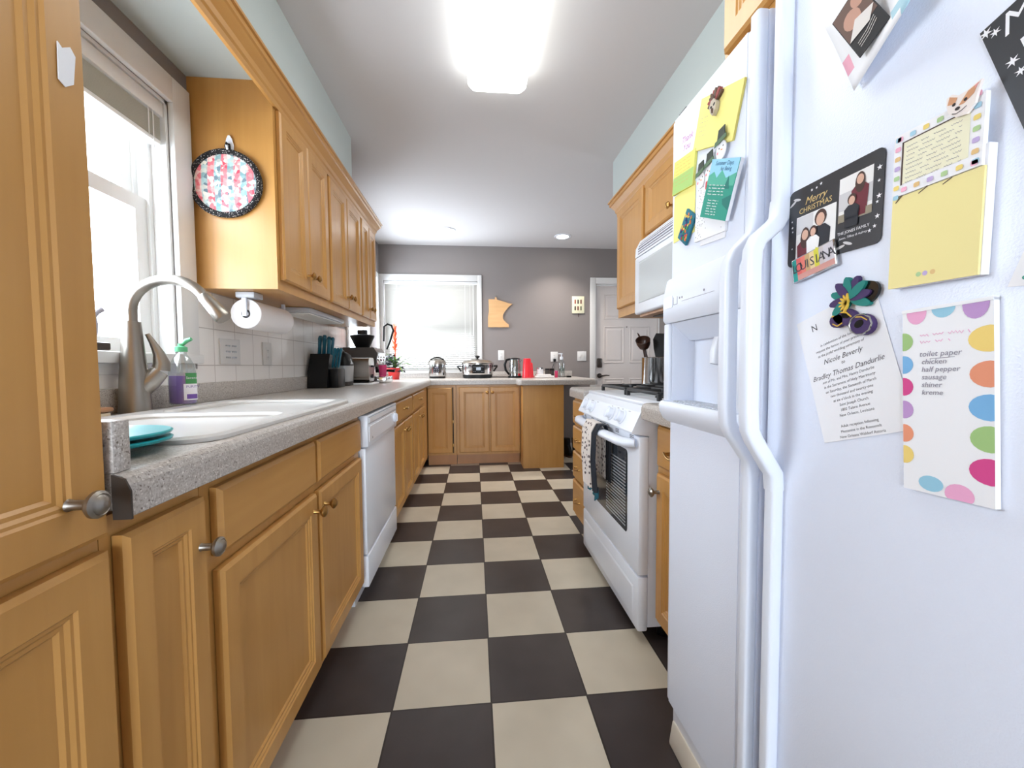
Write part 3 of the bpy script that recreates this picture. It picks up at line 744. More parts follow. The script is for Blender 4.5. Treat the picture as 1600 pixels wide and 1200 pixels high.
# cooktop
mb = MB().box(rx + .03, XR - .012, ry0, ry1, .898, .915, .005); build('cooktop', mb, M_white, t)
for gx0, gx1, gy0, gy1 in ((rx + .10, rx + .32, ry0 + .05, ry0 + .365), (rx + .335, rx + .56, ry0 + .05, ry0 + .365), (rx + .10, rx + .32, ry0 + .39, ry1 - .04), (rx + .335, rx + .56, ry0 + .39, ry1 - .04)):
    mb = MB(); z = .936; cx, cy = (gx0 + gx1) / 2, (gy0 + gy1) / 2
    for a in (gx0, gx1): mb.box(a - .007, a + .007, gy0, gy1, z, z + .014, .003)
    for a in (gy0, gy1): mb.box(gx0, gx1, a - .007, a + .007, z, z + .014, .003)
    mb.box(cx - .006, cx + .006, gy0, cy - .03, z, z + .016, .003).box(cx - .006, cx + .006, cy + .03, gy1, z, z + .016, .003).box(gx0, cx - .03, cy - .006, cy + .006, z, z + .016, .003).box(cx + .03, gx1, cy - .006, cy + .006, z, z + .016, .003)
    for a in (gx0, gx1):
        for b in (gy0, gy1): mb.box(a - .008, a + .008, b - .008, b + .008, .915, z + .006, .002)
    build('grate', mb, M_iron, t)
    build('burner', MB().lathe([(.05, .915), (.048, .922), (.036, .924), (.036, .932), (.03, .935)], (cx, cy, 0), 20), M_iron, t)
# towels on the oven handle (hang over the bar)
def towel(yc, w, zt, zb, front, folds, name, m, label, m2=None):
    bar = rx - .046; n = 14; rings = []
    pathz = [(bar + .030, zt - .22), (bar + .031, zt - .02), (bar + .014, zt + .034), (bar - .014, zt + .035), (bar - .034, zt - .005), (bar - .035, zt - .12), (bar - .026, zt - .26), (bar - .022, zb + .05), (bar - .022, zb)]
    rows = []
    for k, (x, z) in enumerate(pathz):
        f = max(0, (zt - z)) / (zt - zb); row = []
        for i in range(n + 1):
            u = i / n - .5
            ww = w * (1 - .12 * f)
            s = 1 if x < bar else -.4
            row.append((x - s * abs(sin(u * folds * pi)) * .010 * (0.4 + f), yc - u * ww + .006 * sin(5 * f), z - (.012 * sin(u * 7) if k == len(pathz) - 1 else 0)))
        rows.append(row)
    mb = MB(); mb.loft(rows, False, False, False)
    if m2: 
        nb = n
        for q in range(len(mb.mi)): 
            if q >= nb * (len(rows) - 2): mb.mi[q] = 1
    o = build(name, mb, [m, m2] if m2 else m, None, (bar, yc, zb))
    so = o.modifiers.new('thick', 'SOLIDIFY'); so.thickness = .004; so.offset = 0
    return tag(o, label, 'towel')
towel(.625, .15, .757, .49, 0, 4, 'dish_towel', M_towelprint, 'pale floral dish towel with teal hem hanging on the oven handle', mat('teal_hem', rgb(40, 120, 136), .8))
towel(.512, .058, .757, .47, 0, 2, 'dish_towel', mat('navy_cloth', rgb(30, 34, 42), .9), 'narrow dark navy dish towel hanging on the oven handle', mat('deep_teal_hem', rgb(38, 98, 112), .8))
# utensil crock
cx, cy = 1.30, 1.03
zc = CT
t = thing('utensil_crock', 'brushed steel canister holding cooking utensils beyond the range', 'utensil holder', (cx, cy, zc))
build('canister', MB().lathe([(.074, zc + .001), (.074, zc + .178), (.0755, zc + .18), (.0735, zc + .182), (.07, zc + .18), (.07, zc + .012)], (cx, cy, 0), 32), M_chrome, t)
def utensil(name, label, pts, r, head, m):
    u = thing(name, label, 'utensil', pts[0])
    build('handle', MB().tube(pts, r, 8), m, u)
    build('head', head, m, u)
a = (cx - .018, cy - .01, zc + .02); b = (cx - .068, cy + .0, zc + .245)
hd = MB(); hd.T = Matrix.Translation(b) @ Matrix.Rotation(radians(-25), 4, 'Y') @ Matrix.Rotation(radians(30), 4, 'X'); hd.lathe([(.006, -.02), (.03, -.005), (.041, .02), (.044, .045), (.041, .046), (.034, .02), (.012, .004)], n=20, sx=.9)
utensil('ladle', 'dark brown ladle leaning left in the steel utensil canister', [a, b], .008, hd, M_amber)
a = (cx + .01, cy - .02, zc + .02); b = (cx + .02, cy - .03, zc + .18)
hd = MB(FR((b[0], b[1], b[2]), (-.6, -.8, .1))); hd.prism([(-.022, -.03), (.022, -.03), (.042, .05), (.048, .10), (.03, .135), (-.03, .14), (-.046, .105), (-.04, .05)], -.004, .004)
utensil('slotted_spatula', 'broad black spatula standing upright in the steel utensil canister', [a, b], .008, hd, M_black)
a = (cx - .01, cy + .04, zc + .02); b = (cx - .06, cy + .045, zc + .27)
utensil('mixing_spoon', 'thin dark spoon sticking out behind the ladle', [a, b], .005, MB().tube([b, (b[0] - .008, b[1], b[2] + .02), (b[0] - .022, b[1], b[2] + .045), (b[0] - .028, b[1], b[2] + .055)], [.005, .009, .009, .004], 8, sq=.4), M_amber)
a = (cx + .035, cy + .02, zc + .02); b = (cx + .055, cy + .01, zc + .2)
hd = MB(FR(b, (-.6, -.8, 0))); hd.prism(ell(0, .045, .024, .04), -.004, .006)
utensil('serving_spoon', 'black serving spoon at the far side of the steel canister', [a, b], .006, hd, M_black)

# ------------------------------------------------------------------ microwave
mx = 1.15; my0, my1, mz0, mz1 = .218, .972, 1.33, 1.738
t = thing('microwave', 'white over the range microwave hung under the short wall cabinet', 'microwave', (1.34, .6, mz0))
build('body', MB().box(mx + .04, XR - .005, my0, my1, mz0 + .005, mz1), M_white, t)
mb = MB().box(mx, mx + .04, my0, my1, mz0, mz1 - .10, .012, 3); do = build('door', mb, M_white, t)
T = FR((mx, my1, mz0), XM); W = my1 - my0
mb = MB(T); mb.rloft(.50, .22, [(0, .0003), (.004, .002), (.012, .001)], (.06, .055)); build('window', mb, mat('microwave_window', rgb(196, 200, 202), .15), do)
mb = MB(T); mb.box(W - .16, W - .02, .03, .28, .0005, .003, .001); build('keypad', mb, M_fridge_g, do)
mb = MB().loft([[(x, y, z) for x, z in [(mx + .003, mz1 - .098), (mx + .006, mz1 - .05), (mx + .03, mz1 - .004), (mx + .04, mz1), (mx + .06, mz1 - .098)]] for y in (my0, my1)], True, True, True, False)
gr = build('vent_grille', mb, M_white, t)
mb = MB()
for k in range(6):
    z = mz1 - .088 + k * .0135; x = mx + .0025 + (.004 if k > 2 else 0) + max(0, k - 3) * .0085
    mb.box(x, x + .004, my0 + .05, my1 - .04, z, z + .005)
build('vent_slots', mb, M_inkl, gr)
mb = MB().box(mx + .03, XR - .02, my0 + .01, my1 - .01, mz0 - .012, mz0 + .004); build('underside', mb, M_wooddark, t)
mb = MB()
for q in (0, 1): mb.box(mx + .08, mx + .28, my0 + .08 + q * .33, my0 + .36 + q * .33, mz0 - .016, mz0 - .0125)
build('grease_filter', mb, M_dgrey, t)

# ------------------------------------------------------------------ refrigerator
fxp = .80
KF = 1.0915
def FP(y, z): return (-1.224 + (y + 1.224) * KF, 1.055 + (z - 1.055) * KF)
fy1, fgap, fy0, fz0, fz1 = -.150, -.515, -1.075, .105, 1.70
t = thing('refrigerator', 'large white side by side refrigerator with papers and magnets on its doors', 'refrigerator', (1.16, -.61, 0))
build('body', MB().box(fxp + .066, XR - .012, fy0 + .004, fy1 - .004, .045, fz1 - .004, .004), M_fridge, t)
for y in (fy0 + .08, fy1 - .08):
    for x in (fxp + .12, XR - .1): build('foot', MB().lathe([(.022, 0), (.022, .046)], (x, y, 0), 12), M_black, t)
# freezer door around the dispenser opening
hy0, hy1, hz0, hz1 = -.447, -.166, .955, 1.165
mb = MB()
bm = bmesh.new()
mb.box(fxp, fxp + .06, hy1, fy1, fz0, fz1, .006).box(fxp, fxp + .06, fgap + .006, hy0, fz0, fz1, .006)
mb.box(fxp, fxp + .06, hy0 - .003, hy1 + .003, fz0, hz0, .0).box(fxp, fxp + .06, hy0 - .003, hy1 + .003, hz1, fz1, .0)
fd = build('freezer_door', mb, M_fridge, t)
mb = MB().box(fxp, fxp + .06, fy0, fgap - .006, fz0, fz1, .009, 3)
rd = build('fridge_door', mb, M_fridge, t)
build('door_gasket', MB().box(fxp + .03, fxp + .066, fgap - .006, fgap + .006, fz0 + .01, fz1 - .01), M_fridge_g, t)
# dispenser
mb = MB()
by0, by1, bz0, bz1 = -.487, -.139, .897, 1.288
T = FR((fxp, by1, 0), XM); mb.T = T; Wb = by1 - by0
def strip(u0, u1, prof):   # prof: (v, n)
    mb.loft([[(u, v, n) for v, n in prof] for u in (u0, u1)], True, True, True, False)
strip(0, Wb, [(hz1, 0), (bz1, 0), (bz1 - .006, .006), (bz1 - .05, .016), (hz1 + .01, .016), (hz1 + .002, .010)])
strip(0, Wb, [(bz0, 0), (hz0, 0), (hz0, .02), (hz0 - .01, .026), (bz0 + .03, .024), (bz0 + .01, .014)])
mb.box(0, by1 - hy1, hz0, hz1, 0, .014, .004).box(by1 - hy0, Wb, hz0, hz1, 0, .014, .004)
ds = build('dispenser', mb, M_fridge_s, fd)
mb = MB().box(fxp + .058, fxp + .0605, hy0, hy1, hz0, hz1); mb.box(fxp - .004, fxp + .058, hy1 - .004, hy1 - .0015, hz0, hz1).box(fxp - .004, fxp + .058, hy0 + .0015, hy0 + .004, hz0, hz1).box(fxp - .01, fxp + .058, hy0 + .004, hy1 - .004, hz0 + .0005, hz0 + .002)
mb.add([(fxp - .006, hy1, hz1), (fxp - .006, hy0, hz1), (fxp + .045, hy0, hz1 - .045), (fxp + .045, hy1, hz1 - .045), (fxp + .06, hy0, hz1 - .045), (fxp + .06, hy1, hz1 - .045)], [(0, 1, 2, 3), (3, 2, 4, 5)])
build('recess', mb, M_fridge_s, ds)
mb = MB()
for k in range(16):
    for j in range(2):
        y = hy1 - .03 - k * .014; mb.box(fxp - .012 + j * .03, fxp + .012 + j * .03, y - .0035, y + .0035, hz0 + .001, hz0 + .004)
build('drip_grille', mb, M_fridge_g, ds)
build('lever', MB().tube([(fxp + .03, -.335, hz1 - .05), (fxp + .022, -.335, hz1 - .085), (fxp + .016, -.335, hz1 - .11)], [.016, .018, .012], 12), M_white, ds)
mb = MB(T); u0 = .02
mb.m = 0; mb.box(.014, .052, 1.205, 1.213 + .022, .0162, .0178); mb.m = 1
mb.box(.058, .078, 1.21, 1.2112, .0162, .0166).box(.058, .0592, 1.21, 1.23, .0162, .0166).box(.0768, .078, 1.21, 1.23, .0162, .0166)
mb.box(.10, .24, 1.214, 1.2148, .0162, .0166).box(.27, .30, 1.2145, 1.2153, .0162, .0166)
for u in (.09, .102, .20, .275): mb.flat(ell(u, 1.224, .003, n=10), .0166)
build('control_strip', mb, [M_white, M_inkl], ds)
def strap(mb, path, yc, w, th):
    n = len(path); rings = []
    for i, (x, z) in enumerate(path):
        a = Vector(path[max(i - 1, 0)]); b = Vector(path[min(i + 1, n - 1)]); d = (b - a).normalized(); nrm = Vector((d.y, -d.x))
        rings.append([(x + nrm.x * q[1], yc + q[0], z + nrm.y * q[1]) for q in rrect(-w / 2, -th / 2, w / 2, th / 2, min(w, th) * .24, 3)])
    mb.loft(rings)
def fhandle(door, yc, w, zs):
    za, zb, zc2, zd = zs
    mb = MB(); strap(mb, [(fxp - .009, fz1 - .004), (fxp - .009, za)], yc, w, .022); build('handle_trim', mb, M_fridge_s, door)
    mb = MB(); strap(mb, [(fxp - .009, zd), (fxp - .009, fz0 + .006)], yc, w, .022); build('handle_trim', mb, M_fridge_s, door)
    mb = MB(); P = [(fxp - .009, za + .03), (fxp - .012, za), (fxp - .020, za - .012), (fxp - .050, zb + .018), (fxp - .058, zb), (fxp - .060, zb - .03), (fxp - .060, zc2 + .03), (fxp - .058, zc2), (fxp - .050, zc2 - .018), (fxp - .02, zd + .012), (fxp - .012, zd), (fxp - .009, zd - .03)]
    strap(mb, P, yc, w + .002, .026)
    build('handle_grip', mb, M_fridge_s, door)
fhandle(fd, -.496, .024, (1.30, 1.24, .945, .872))
fhandle(rd, -.558, .024, (1.305, 1.25, .94, .862))
mb = MB(); mb.box(fxp + .004, fxp + .02, fy0 + .02, fy1 - .03, .06, .10, .003)
mb.add([], [])
T = Matrix.Translation((fxp - .012, 0, .0)) @ Matrix.Rotation(radians(9), 4, 'Y')
m2 = MB(T); m2.box(0, .018, fy0 + .03, fy1 - .035, .003, .072, .006)
build('kick_plate', mb, M_fridge_s, t); build('loose_grille', m2, M_bisque, t)
build('door_hinge', MB().box(fxp + .01, fxp + .09, fy1 - .05, fy1 - .01, fz1, fz1 + .018, .004), M_black, t)

# ------------------------------------------------------------------ papers and magnets on the refrigerator
def PF(bl, br, off=.0):
    a, b = FP(*bl), FP(*br)
    U = Vector((0, b[0] - a[0], b[1] - a[1])); W = U.length; U.normalize(); N = Vector(XM); V = N.cross(U)
    M = Matrix((U, V, N)).transposed().to_4x4(); M.translation = Vector((fxp - .0006 - off, a[0], a[1]))
    return M, W
def ribbon(mb, pts, w, z):
    L = []; R = []
    for i, p in enumerate(pts):
        a = Vector(pts[max(i - 1, 0)]); b = Vector(pts[min(i + 1, len(pts) - 1)]); d = (b - a).normalized()
        L.append((p[0] - d.y * w / 2, p[1] + d.x * w / 2, z)); R.append((p[0] + d.y * w / 2, p[1] - d.x * w / 2, z))
    mb.loft([L, R], False, False, False, False)
def scrib(mb, x0, x1, y, amp, z, w=.0007, step=.0022):
    x = x0
    while x < x1:
        wl = random.uniform(.008, .02); e = min(x + wl, x1); pts = []; q = x; s = 1
        while q < e: pts.append((q, y + s * amp * random.uniform(.3, 1))); q += step; s = -s
        if len(pts) > 1: ribbon(mb, pts, w, z)
        x = e + .004
def sheet(mb, w, h, th, r=0):
    mb.prism(rrect(0, 0, w, h, r) if r else rect(0, 0, w, h), 0, th)
def psolo(name, mb, mats, label, cat, group=None):
    mb.fixn = True
    return solo(name, mb, mats, label, cat, group)

# charcoal christmas photo card
M, w = PF((-.623, 1.204), (-.770, 1.201)); h = .124
mats = [M_card] + pal((236, 234, 232), (206, 204, 206), (110, 36, 48), (36, 36, 44), (214, 172, 150), (70, 44, 36), (150, 140, 120)) + [M_gold, M_paper]
mb = MB(M); sheet(mb, w, h, .0012, .009); z = .0014
mb.m = 1; mb.flat(rect(.017, .012, .091, .078), z); mb.flat(rect(.095, .044, .146, .107), z)
mb.m = 2; mb.flat(rect(.095, .06, .146, .085), z + .0002); mb.flat(rect(.018, .05, .05, .077), z + .0002)
mb.m = 7; mb.flat(rect(.095, .044, .146, .055), z + .0003)
def person(x, y, s, top, hair, long=0, hz=0):
    mb.m = top; mb.flat([(x - .011 * s, y - .04 * s), (x + .011 * s, y - .04 * s), (x + .013 * s, y - .012 * s), (x + .006 * s, y - .006 * s), (x - .006 * s, y - .006 * s), (x - .013 * s, y - .012 * s)], z + .0004 + hz)
    mb.m = hair; mb.flat(ell(x, y + .002 * s - (.006 * s if long else 0), .0075 * s, (.014 if long else .0085) * s), z + .0005 + hz)
    mb.m = 5; mb.flat(ell(x, y, .0053 * s, .0068 * s), z + .0006 + hz)
person(.064, .062, 1.45, 4, 6, 0, 0); person(.036, .046, 1.2, 3, 6, 1, .0004); person(.052, .046, .95, 1, 6, 0, .0008)
mb.m = 3; mb.flat(rect(.119, .046, .137, .075), z + .0004); person(.128, .095, 1.0, 3, 6, 1, .0003); person(.117, .07, .9, 4, 6, 0, .0009); mb.m = 4; mb.flat(rect(.107, .047, .127, .038 + .018), z + .0020)
mb.m = 8; mb.text('Merry', .052, .094, .016, z, .35); mb.text('CHRISTMAS', .052, .0825, .0118, z)
mb.m = 9; mb.text('Love,', .113, .035, .007, z, .3); mb.text('THE JONES FAMILY', .119, .0265, .0058, z); mb.text('Jaxon, Tiffany & Aubrey', .119, .0195, .0045, z, .3)
for x, y, s in ((.154, .099, .004), (.154, .082, .0025), (.155, .062, .004), (.153, .055, .0025), (.154, .036, .0038), (.151, .024, .003), (.144, .02, .003), (.045, .113, .0026), (.054, .113, .0022), (.062, .116, .0028), (.007, .075, .002), (.008, .065, .0025), (.009, .058, .002), (.009, .03, .0018)): mb.flat(star(x, y, s, s * .4), z)
mb.m = 2
for x, y, r in ((.008, .104, .5), (.016, .108, -.3), (.10, .009, .2), (.112, .012, -.4)): mb.flat(ell(x, y, .008, .002, rot=r), z)
psolo('photo_card', mb, mats, 'black Merry Christmas photo card with two family photos on the refrigerator door', 'photo card')
# louisiana magnet
M, w = PF((-.642, 1.176), (-.716, 1.188), .0025); h = .040
cols = ((40, 160, 150), (222, 100, 96), (226, 120, 104), (196, 160, 110), (226, 200, 150), (214, 206, 60), (200, 190, 190), (206, 200, 206))
mats = pal((208, 150, 140), *cols) + [M_ink, M_chrome]
mb = MB(M); mb.m = 10; mb.box(0, w, 0, h, 0, .004, .0015); mb.m = 0; mb.flat(rect(.002, .002, w - .002, h - .002), .0042)
for k, ch in enumerate('LOUISIANA'):
    u0 = .002 + k * (w - .004) / 9; u1 = u0 + (w - .004) / 9
    mb.m = 1 + min(k, 7); mb.flat(rect(u0, .002 if k < 1 else .011, u1, h - .002), .0044)
    mb.m = 9; mb.text(ch, (u0 + u1) / 2, .016, .02, .0047)
mb.m = 6; mb.flat(star(w * .62, .036, .006, .003), .0047)
psolo('fridge_magnet', mb, mats, 'colourful LOUISIANA souvenir magnet at the lower corner of the black photo card', 'magnet')
# framed note pad
M, w = PF((-.790, 1.1405), (-.8745, 1.139)); mats = [M_yelp, M_cream, M_paper, M_inkl] + pal((240, 176, 200), (160, 200, 220), (240, 214, 120), (176, 206, 150), (190, 170, 214), (226, 190, 130)) + [M_brown]
mb = MB(M); hp, hh = .111, .075
mb.m = 2; mb.box(.0015, w + .001, .0, hp + hh * .3, 0, .010)
mb.m = 0; mb.box(0, w, 0, hp, .010, .0125)
mb.m = 2; mb.box(.0, w - .002, hp + .001, hp + hh, .008, .0135)
mb.m = 1; mb.flat(rect(.010, hp + .014, w - .014, hp + hh - .012), .0137)
mb.m = 10
for a in (rect(.0095, hp + .013, .0115, hp + hh - .011), rect(.0095, hp + hh - .0125, w - .013, hp + hh - .011)): mb.flat(a, .0139)
mb.m = 3
for k in range(9): scrib(mb, .015, w - .02, hp + hh - .019 - k * .0052, .0011, .0140, .0005, .0013)
for k in range(26):
    mb.m = 4 + k % 6; q = (k + .5) / 26 * 4; s = q % 1
    p = (s * w, hp + hh - .006) if q < 1 else ((w - .008, hp + hh - s * hh) if q < 2 else ((w * (1 - s), hp + .007) if q < 3 else (.005, hp + s * hh)))
    mb.flat(rrect(p[0] - .0032, p[1] - .0027, p[0] + .0032, p[1] + .0027, .0015), .0142)
mb.m = 10
for a, b in (((.004, hp - .006), (.012, hp + .001)), ((.03, hp - .004), (.04, hp + .001)), ((.055, hp - .004), (.064, hp))): ribbon(mb, [a, b], .0012, .0128)
for k, u in enumerate((.035, .042, .05)): mb.m = 7 + k % 3; mb.flat(ell(u, .012, .0028), .0128)
psolo('note_pad', mb, mats, 'yellow sticky pad below a dotted framed handwritten note on the refrigerator', 'note pad')
# dog face magnet
M, w = PF((-.8435, 1.297), (-.871, 1.294), .0145)
mats = pal((232, 206, 190), (206, 150, 110), (236, 226, 220), (40, 30, 30), (226, 150, 150))
mb = MB(M); mb.m = 2; mb.prism([(.004, .008), (.012, .001), (.022, .0), (.028, .008), (.029, .018), (.031, .029), (.025, .027), (.019, .024), (.011, .023), (.005, .027), (.0, .025), (.001, .016)], 0, .003)
mb.m = 1; mb.flat([(.013, .012), (.018, .012), (.026, .018), (.0285, .027), (.02, .023)], .0032); mb.flat([(.002, .017), (.009, .015), (.011, .021), (.003, .025)], .0032)
mb.m = 4; mb.flat([(.0262, .022), (.0298, .0272), (.0262, .0255)], .0034)
mb.m = 3; mb.flat(ell(.0085, .015, .0017), .0034); mb.flat(ell(.019, .0155, .0017), .0034); mb.flat(ell(.0125, .0095, .0024, .0018), .0034); ribbon(mb, [(.008, .006), (.012, .0045), (.017, .006), (.021, .0085)], .0008, .0034)
psolo('fridge_magnet', mb, mats, 'dog face magnet holding the top corner of the framed note pad', 'magnet')
# mask and flower magnet
M, w = PF((-.705, 1.090), (-.775, 1.090), .0013)
mats = pal((20, 126, 116), (64, 40, 92), (222, 180, 60)) + [M_blackg, M_chrome]
mb = MB(M); cx, cy = .034, .053
for k in range(9):
    a = radians(-20 + k * 30); mb.m = 0 if k % 2 == 0 else 1
    mb.prism(ell(cx + .016 * cos(a), cy + .016 * sin(a), .016, .0062, 12, a), 0, .006 + .001 * (k % 3))
mb.m = 3; mb.prism(ell(cx + .022, cy + .004, .019, .015, 16, .5), 0, .004)
mb.m = 2
for k in range(7): a = radians(200 + k * 26 - 90 - 78 + 60); mb.prism(ell(cx + .007 * cos(a), cy - .006 + .007 * sin(a), .007, .0018, 8, a), .006, .0095)
mb.m = 1; mb.prism(ell(.028, .028, .019, .012, 18, -.25), 0, .007); mb.prism(ell(.054, .015, .017, .0145, 18, -.3), 0, .008); mb.prism(ell(.015, .024, .011, .010), 0, .007)
mb.m = 4; mb.tube([(.054 + .0165 * cos(q / 10 * 2 * pi), .015 + .014 * sin(q / 10 * 2 * pi), .0085) for q in range(11)], .0012, 6)
mb.m = 3; mb.prism(ell(.052, .016, .007, .005, 12, .5), .008, .0085); mb.prism(ell(.03, .03, .007, .004, 12, -.3), .007, .0075)
mb.m = 2; ribbon(mb, [(.008, .03), (.02, .036), (.032, .034), (.04, .027)], .0022, .0077); ribbon(mb, [(.045, .026), (.056, .025), (.064, .02)], .0015, .0087); ribbon(mb, [(.01, .02), (.018, .016), (.026, .02)], .0016, .0077)
psolo('fridge_magnet', mb, mats, 'purple and teal carnival mask magnet at the top of the wedding invitation', 'magnet')
# invitation
M, w = PF((-.699, .943), (-.8175, .981)); mb = MB(M); hgt = .197; sheet(mb, w, hgt, .0006)
mb.m = 1; z = .0008; c = w / 2
mb.text('N', .031, .172, .015, z)
y = .152
for s, sz, sh in (('in celebration of the loving', .0056, .2), ('request the honor of your presence', .0056, .2), ('at the joyful wedding ceremony of', .0056, .2), ('Nicole Beverly', .0108, .45), ('to', .007, .3), ('Bradley Thomas Dandurlie', .0108, .45),
    ('son of Mr. and Mrs. Henry Dandurlie', .0056, .2), ('in the Sacrament of Holy Matrimony', .0056, .2), ('on Saturday, the Sixteenth of March', .0056, .2), ('two thousand and twenty-one', .0056, .2), ("at six o'clock in the evening", .0056, .2), ('Saint Joseph Church', .0056, .2), ('1802 Tulane Avenue', .0056, .2), ('New Orleans, Louisiana', .0056, .2), ('', .004, 0), ('Adult reception following', .0056, 0), ('Mezzanine in the Roosevelt', .0056, 0), ('New Orleans Waldorf Astoria', .0056, 0)):
    y -= .013 if sz > .01 else .0077
    if s: mb.text(s, c - .004, y, sz, z, sh)
psolo('wedding_invitation', mb, [M_paper, M_ink], 'white printed wedding invitation hung tilted below the black photo card', 'invitation')
# egg border pad
M, w = PF((-.811, .9135), (-.8925, .917)); hgt = .218
mats = [M_paper] + pal((236, 170, 206), (150, 200, 222), (190, 150, 204), (240, 210, 120), (160, 196, 126), (120, 178, 224), (232, 150, 116), (214, 70, 140)) + [M_inkl]
mb = MB(M); mb.box(0, w, 0, hgt, 0, .0065); z = .0068
mb.m = 0; mb.box(0, w, hgt - .003, hgt + .001, 0, .0075)
def egg(cx, cy, rx, ry, m, x0=0, x1=None):
    mb.m = m; x1 = x1 or w
    P = [(min(max(p[0], x0), x1), min(max(p[1], 0), hgt - .001)) for p in ell(cx, cy, rx, ry, 20)]
    mb.flat(P, z)
egg(.016, hgt - .004, .011, .014, 1); egg(.044, hgt - .002, .012, .012, 2); egg(.074, hgt - .004, .012, .016, 3)
for k, (yy, m) in enumerate(((.18, 5), (.152, 6), (.125, 8), (.097, 3), (.068, 7), (.042, 4))): egg(.001, yy, .011, .011, m)
for k, (yy, m) in enumerate(((.176, 4), (.139, 7), (.104, 6), (.071, 5), (.037, 8))): egg(w - .003, yy, .019 - .001 * (k % 2), .014, m)
egg(.03, .012, .013, .009, 2); egg(.058, .006, .014, .012, 1)
mb.m = 1; z2 = .007
scrib(mb, .02, .07, .186, .002, z2, .0008, .0018); scrib(mb, .02, .052, .178, .002, z2, .0008, .0018)
mb.m = 9
mb.text('toilet paper', .04, .161, .009, z2, .2); ribbon(mb, [(.03, .158), (.055, .159)], .0006, z2)
for k, s in enumerate(('chicken', 'half pepper', 'sausage', 'shiner', 'kreme')): mb.text(s, .021, .152 - k * .009, .0085, z2, .2, 'LEFT')
psolo('note_pad', mb, mats, 'long shopping list pad bordered with coloured eggs on the refrigerator', 'note pad')
# curled sheet at the top with dark photo
M, w = PF((-.736, 1.40), (-.818, 1.437)); mats = [M_paper] + pal((236, 170, 190), (170, 206, 220), (240, 180, 140)) + [M_ink]
mb = MB(M); n = 10; rows = []
for k in range(n + 1):
    v = k / n
    rows.append([(u * w, v * .15, .0015 + .030 * (1 - v) ** 2 * (.25 + u * .75)) for u in [i / 8 for i in range(9)]])
mb.loft(rows, False, False, False)
for q in range(len(mb.mi)):
    i, k = q % 8, q // 8
    if (i, k) in ((0, 2), (0, 3)): mb.mi[q] = 1
    if (i, k) in ((7, 0), (7, 1), (6, 1)): mb.mi[q] = 2
    if (i, k) in ((7, 3), (7, 4), (7, 5)): mb.mi[q] = 3
mb.m = 4
o = psolo('paper_sheet', mb, mats, 'curled white sheet with pastel egg edge at the top of the refrigerator door', 'paper')
so = o.modifiers.new('thick', 'SOLIDIFY'); so.thickness = .0006
M, w = PF((-.752, 1.428), (-.788, 1.447), .019); mats = pal((36, 34, 36), (196, 150, 130), (226, 220, 214), (110, 84, 74))
mb = MB(M @ Matrix.Rotation(radians(3), 4, 'X')); sheet(mb, .044, .085, .0012); z = .0014
mb.m = 3; mb.flat(rect(.001, .03, .043, .084), z); mb.m = 1; mb.flat(ell(.018, .055, .012, .014), z + .0002); mb.flat(ell(.034, .07, .009, .011), z + .0003)
mb.m = 2; mb.flat([(.002, .03), (.03, .026), (.043, .04), (.02, .05)], z + .0004)
for k in range(3): ribbon(mb, [(.008, .018 - k * .004), (.022, .02 - k * .004), (.036, .026 - k * .004)], .0008, z + .0004)
psolo('photo_card', mb, mats, 'small dark photo print over the curled sheet at the top of the refrigerator', 'photo')
# tilted merry card at the edge
M, w = PF((-.8985, 1.255), (-1.0, 1.288)); mb = MB(M); hgt = .135
mats = [M_card, M_paper] + pal((150, 146, 140), (40, 36, 48), (210, 176, 160))
sheet(mb, w, hgt, .0014); z = .0017
mb.m = 1; mb.text('Merry', .012, hgt - .026, .032, z, .3, 'LEFT'); mb.flat(rect(.022, .03, w - .01, hgt - .04), z)
mb.m = 2; mb.flat(rect(.026, .034, w - .014, hgt - .044), z + .0002); mb.m = 4; mb.flat(ell(.05, .07, .012, .016), z + .0004); mb.m = 3; mb.flat(ell(.072, .062, .02, .03), z + .0004)
mb.m = 1
for x, y, s in ((.004, hgt - .006, .006), (.01, hgt - .013, .005), (.012, .08, .006), (.014, .065, .005), (.02, .055, .004)): mb.flat(star(x, y, s, s * .35, 6), z + .0002)
psolo('photo_card', mb, mats, 'tilted dark Merry card with snowflakes at the upper right of the refrigerator', 'photo card')
M, w = PF((-.890, 1.1245), (-.96, 1.118)); mb = MB(M); mb.prism([(0, 0), (.06, .0), (.06, .07), (.014, .06)], 0, .0012); mb.m = 1
for x, y in ((.012, .008), (.02, .03), (.03, .012)): mb.flat(ell(x, y, .002), .0014)
psolo('paper_sheet', mb, [M_paper, mat('sprinkle_green', rgb(70, 150, 130), .7)], 'corner of a speckled white sheet right of the yellow pad', 'paper')

# --- freezer door
M, w = PF((-.341, 1.526), (-.483, 1.475)); hgt = .108; mb = MB(M)
for k in range(4): mb.box(.002 * (k % 2), w - .001 * (k % 3), .001 * (k % 2), hgt, .0012 * k, .0012 * k + .0011)
mb.m = 1
for k in range(5): scrib(mb, .016, .05, .066 - k * .009, .0018, .0052, .0005, .0022)
psolo('sticky_notes', mb, [M_yel, M_inkl], 'tilted yellow note stack at the top of the freezer door', 'notes')
M, w = PF((-.408, 1.555), (-.455, 1.555), .0052); mb = MB(M); mats = pal((96, 70, 56), (190, 178, 160), (150, 66, 60), (30, 26, 26))
for k in range(9):
    a = radians(20 + k * 20); mb.m = (0, 2, 0)[k % 3]; mb.prism(ell(.027 + .013 * cos(a), .026 + .012 * sin(a), .014, .005, 10, a), 0, .006 + .001 * (k % 2))
mb.m = 1; mb.prism([(.012, .02), (.016, .006), (.024, -.004), (.034, .004), (.038, .018), (.03, .03), (.018, .03)], 0, .009)
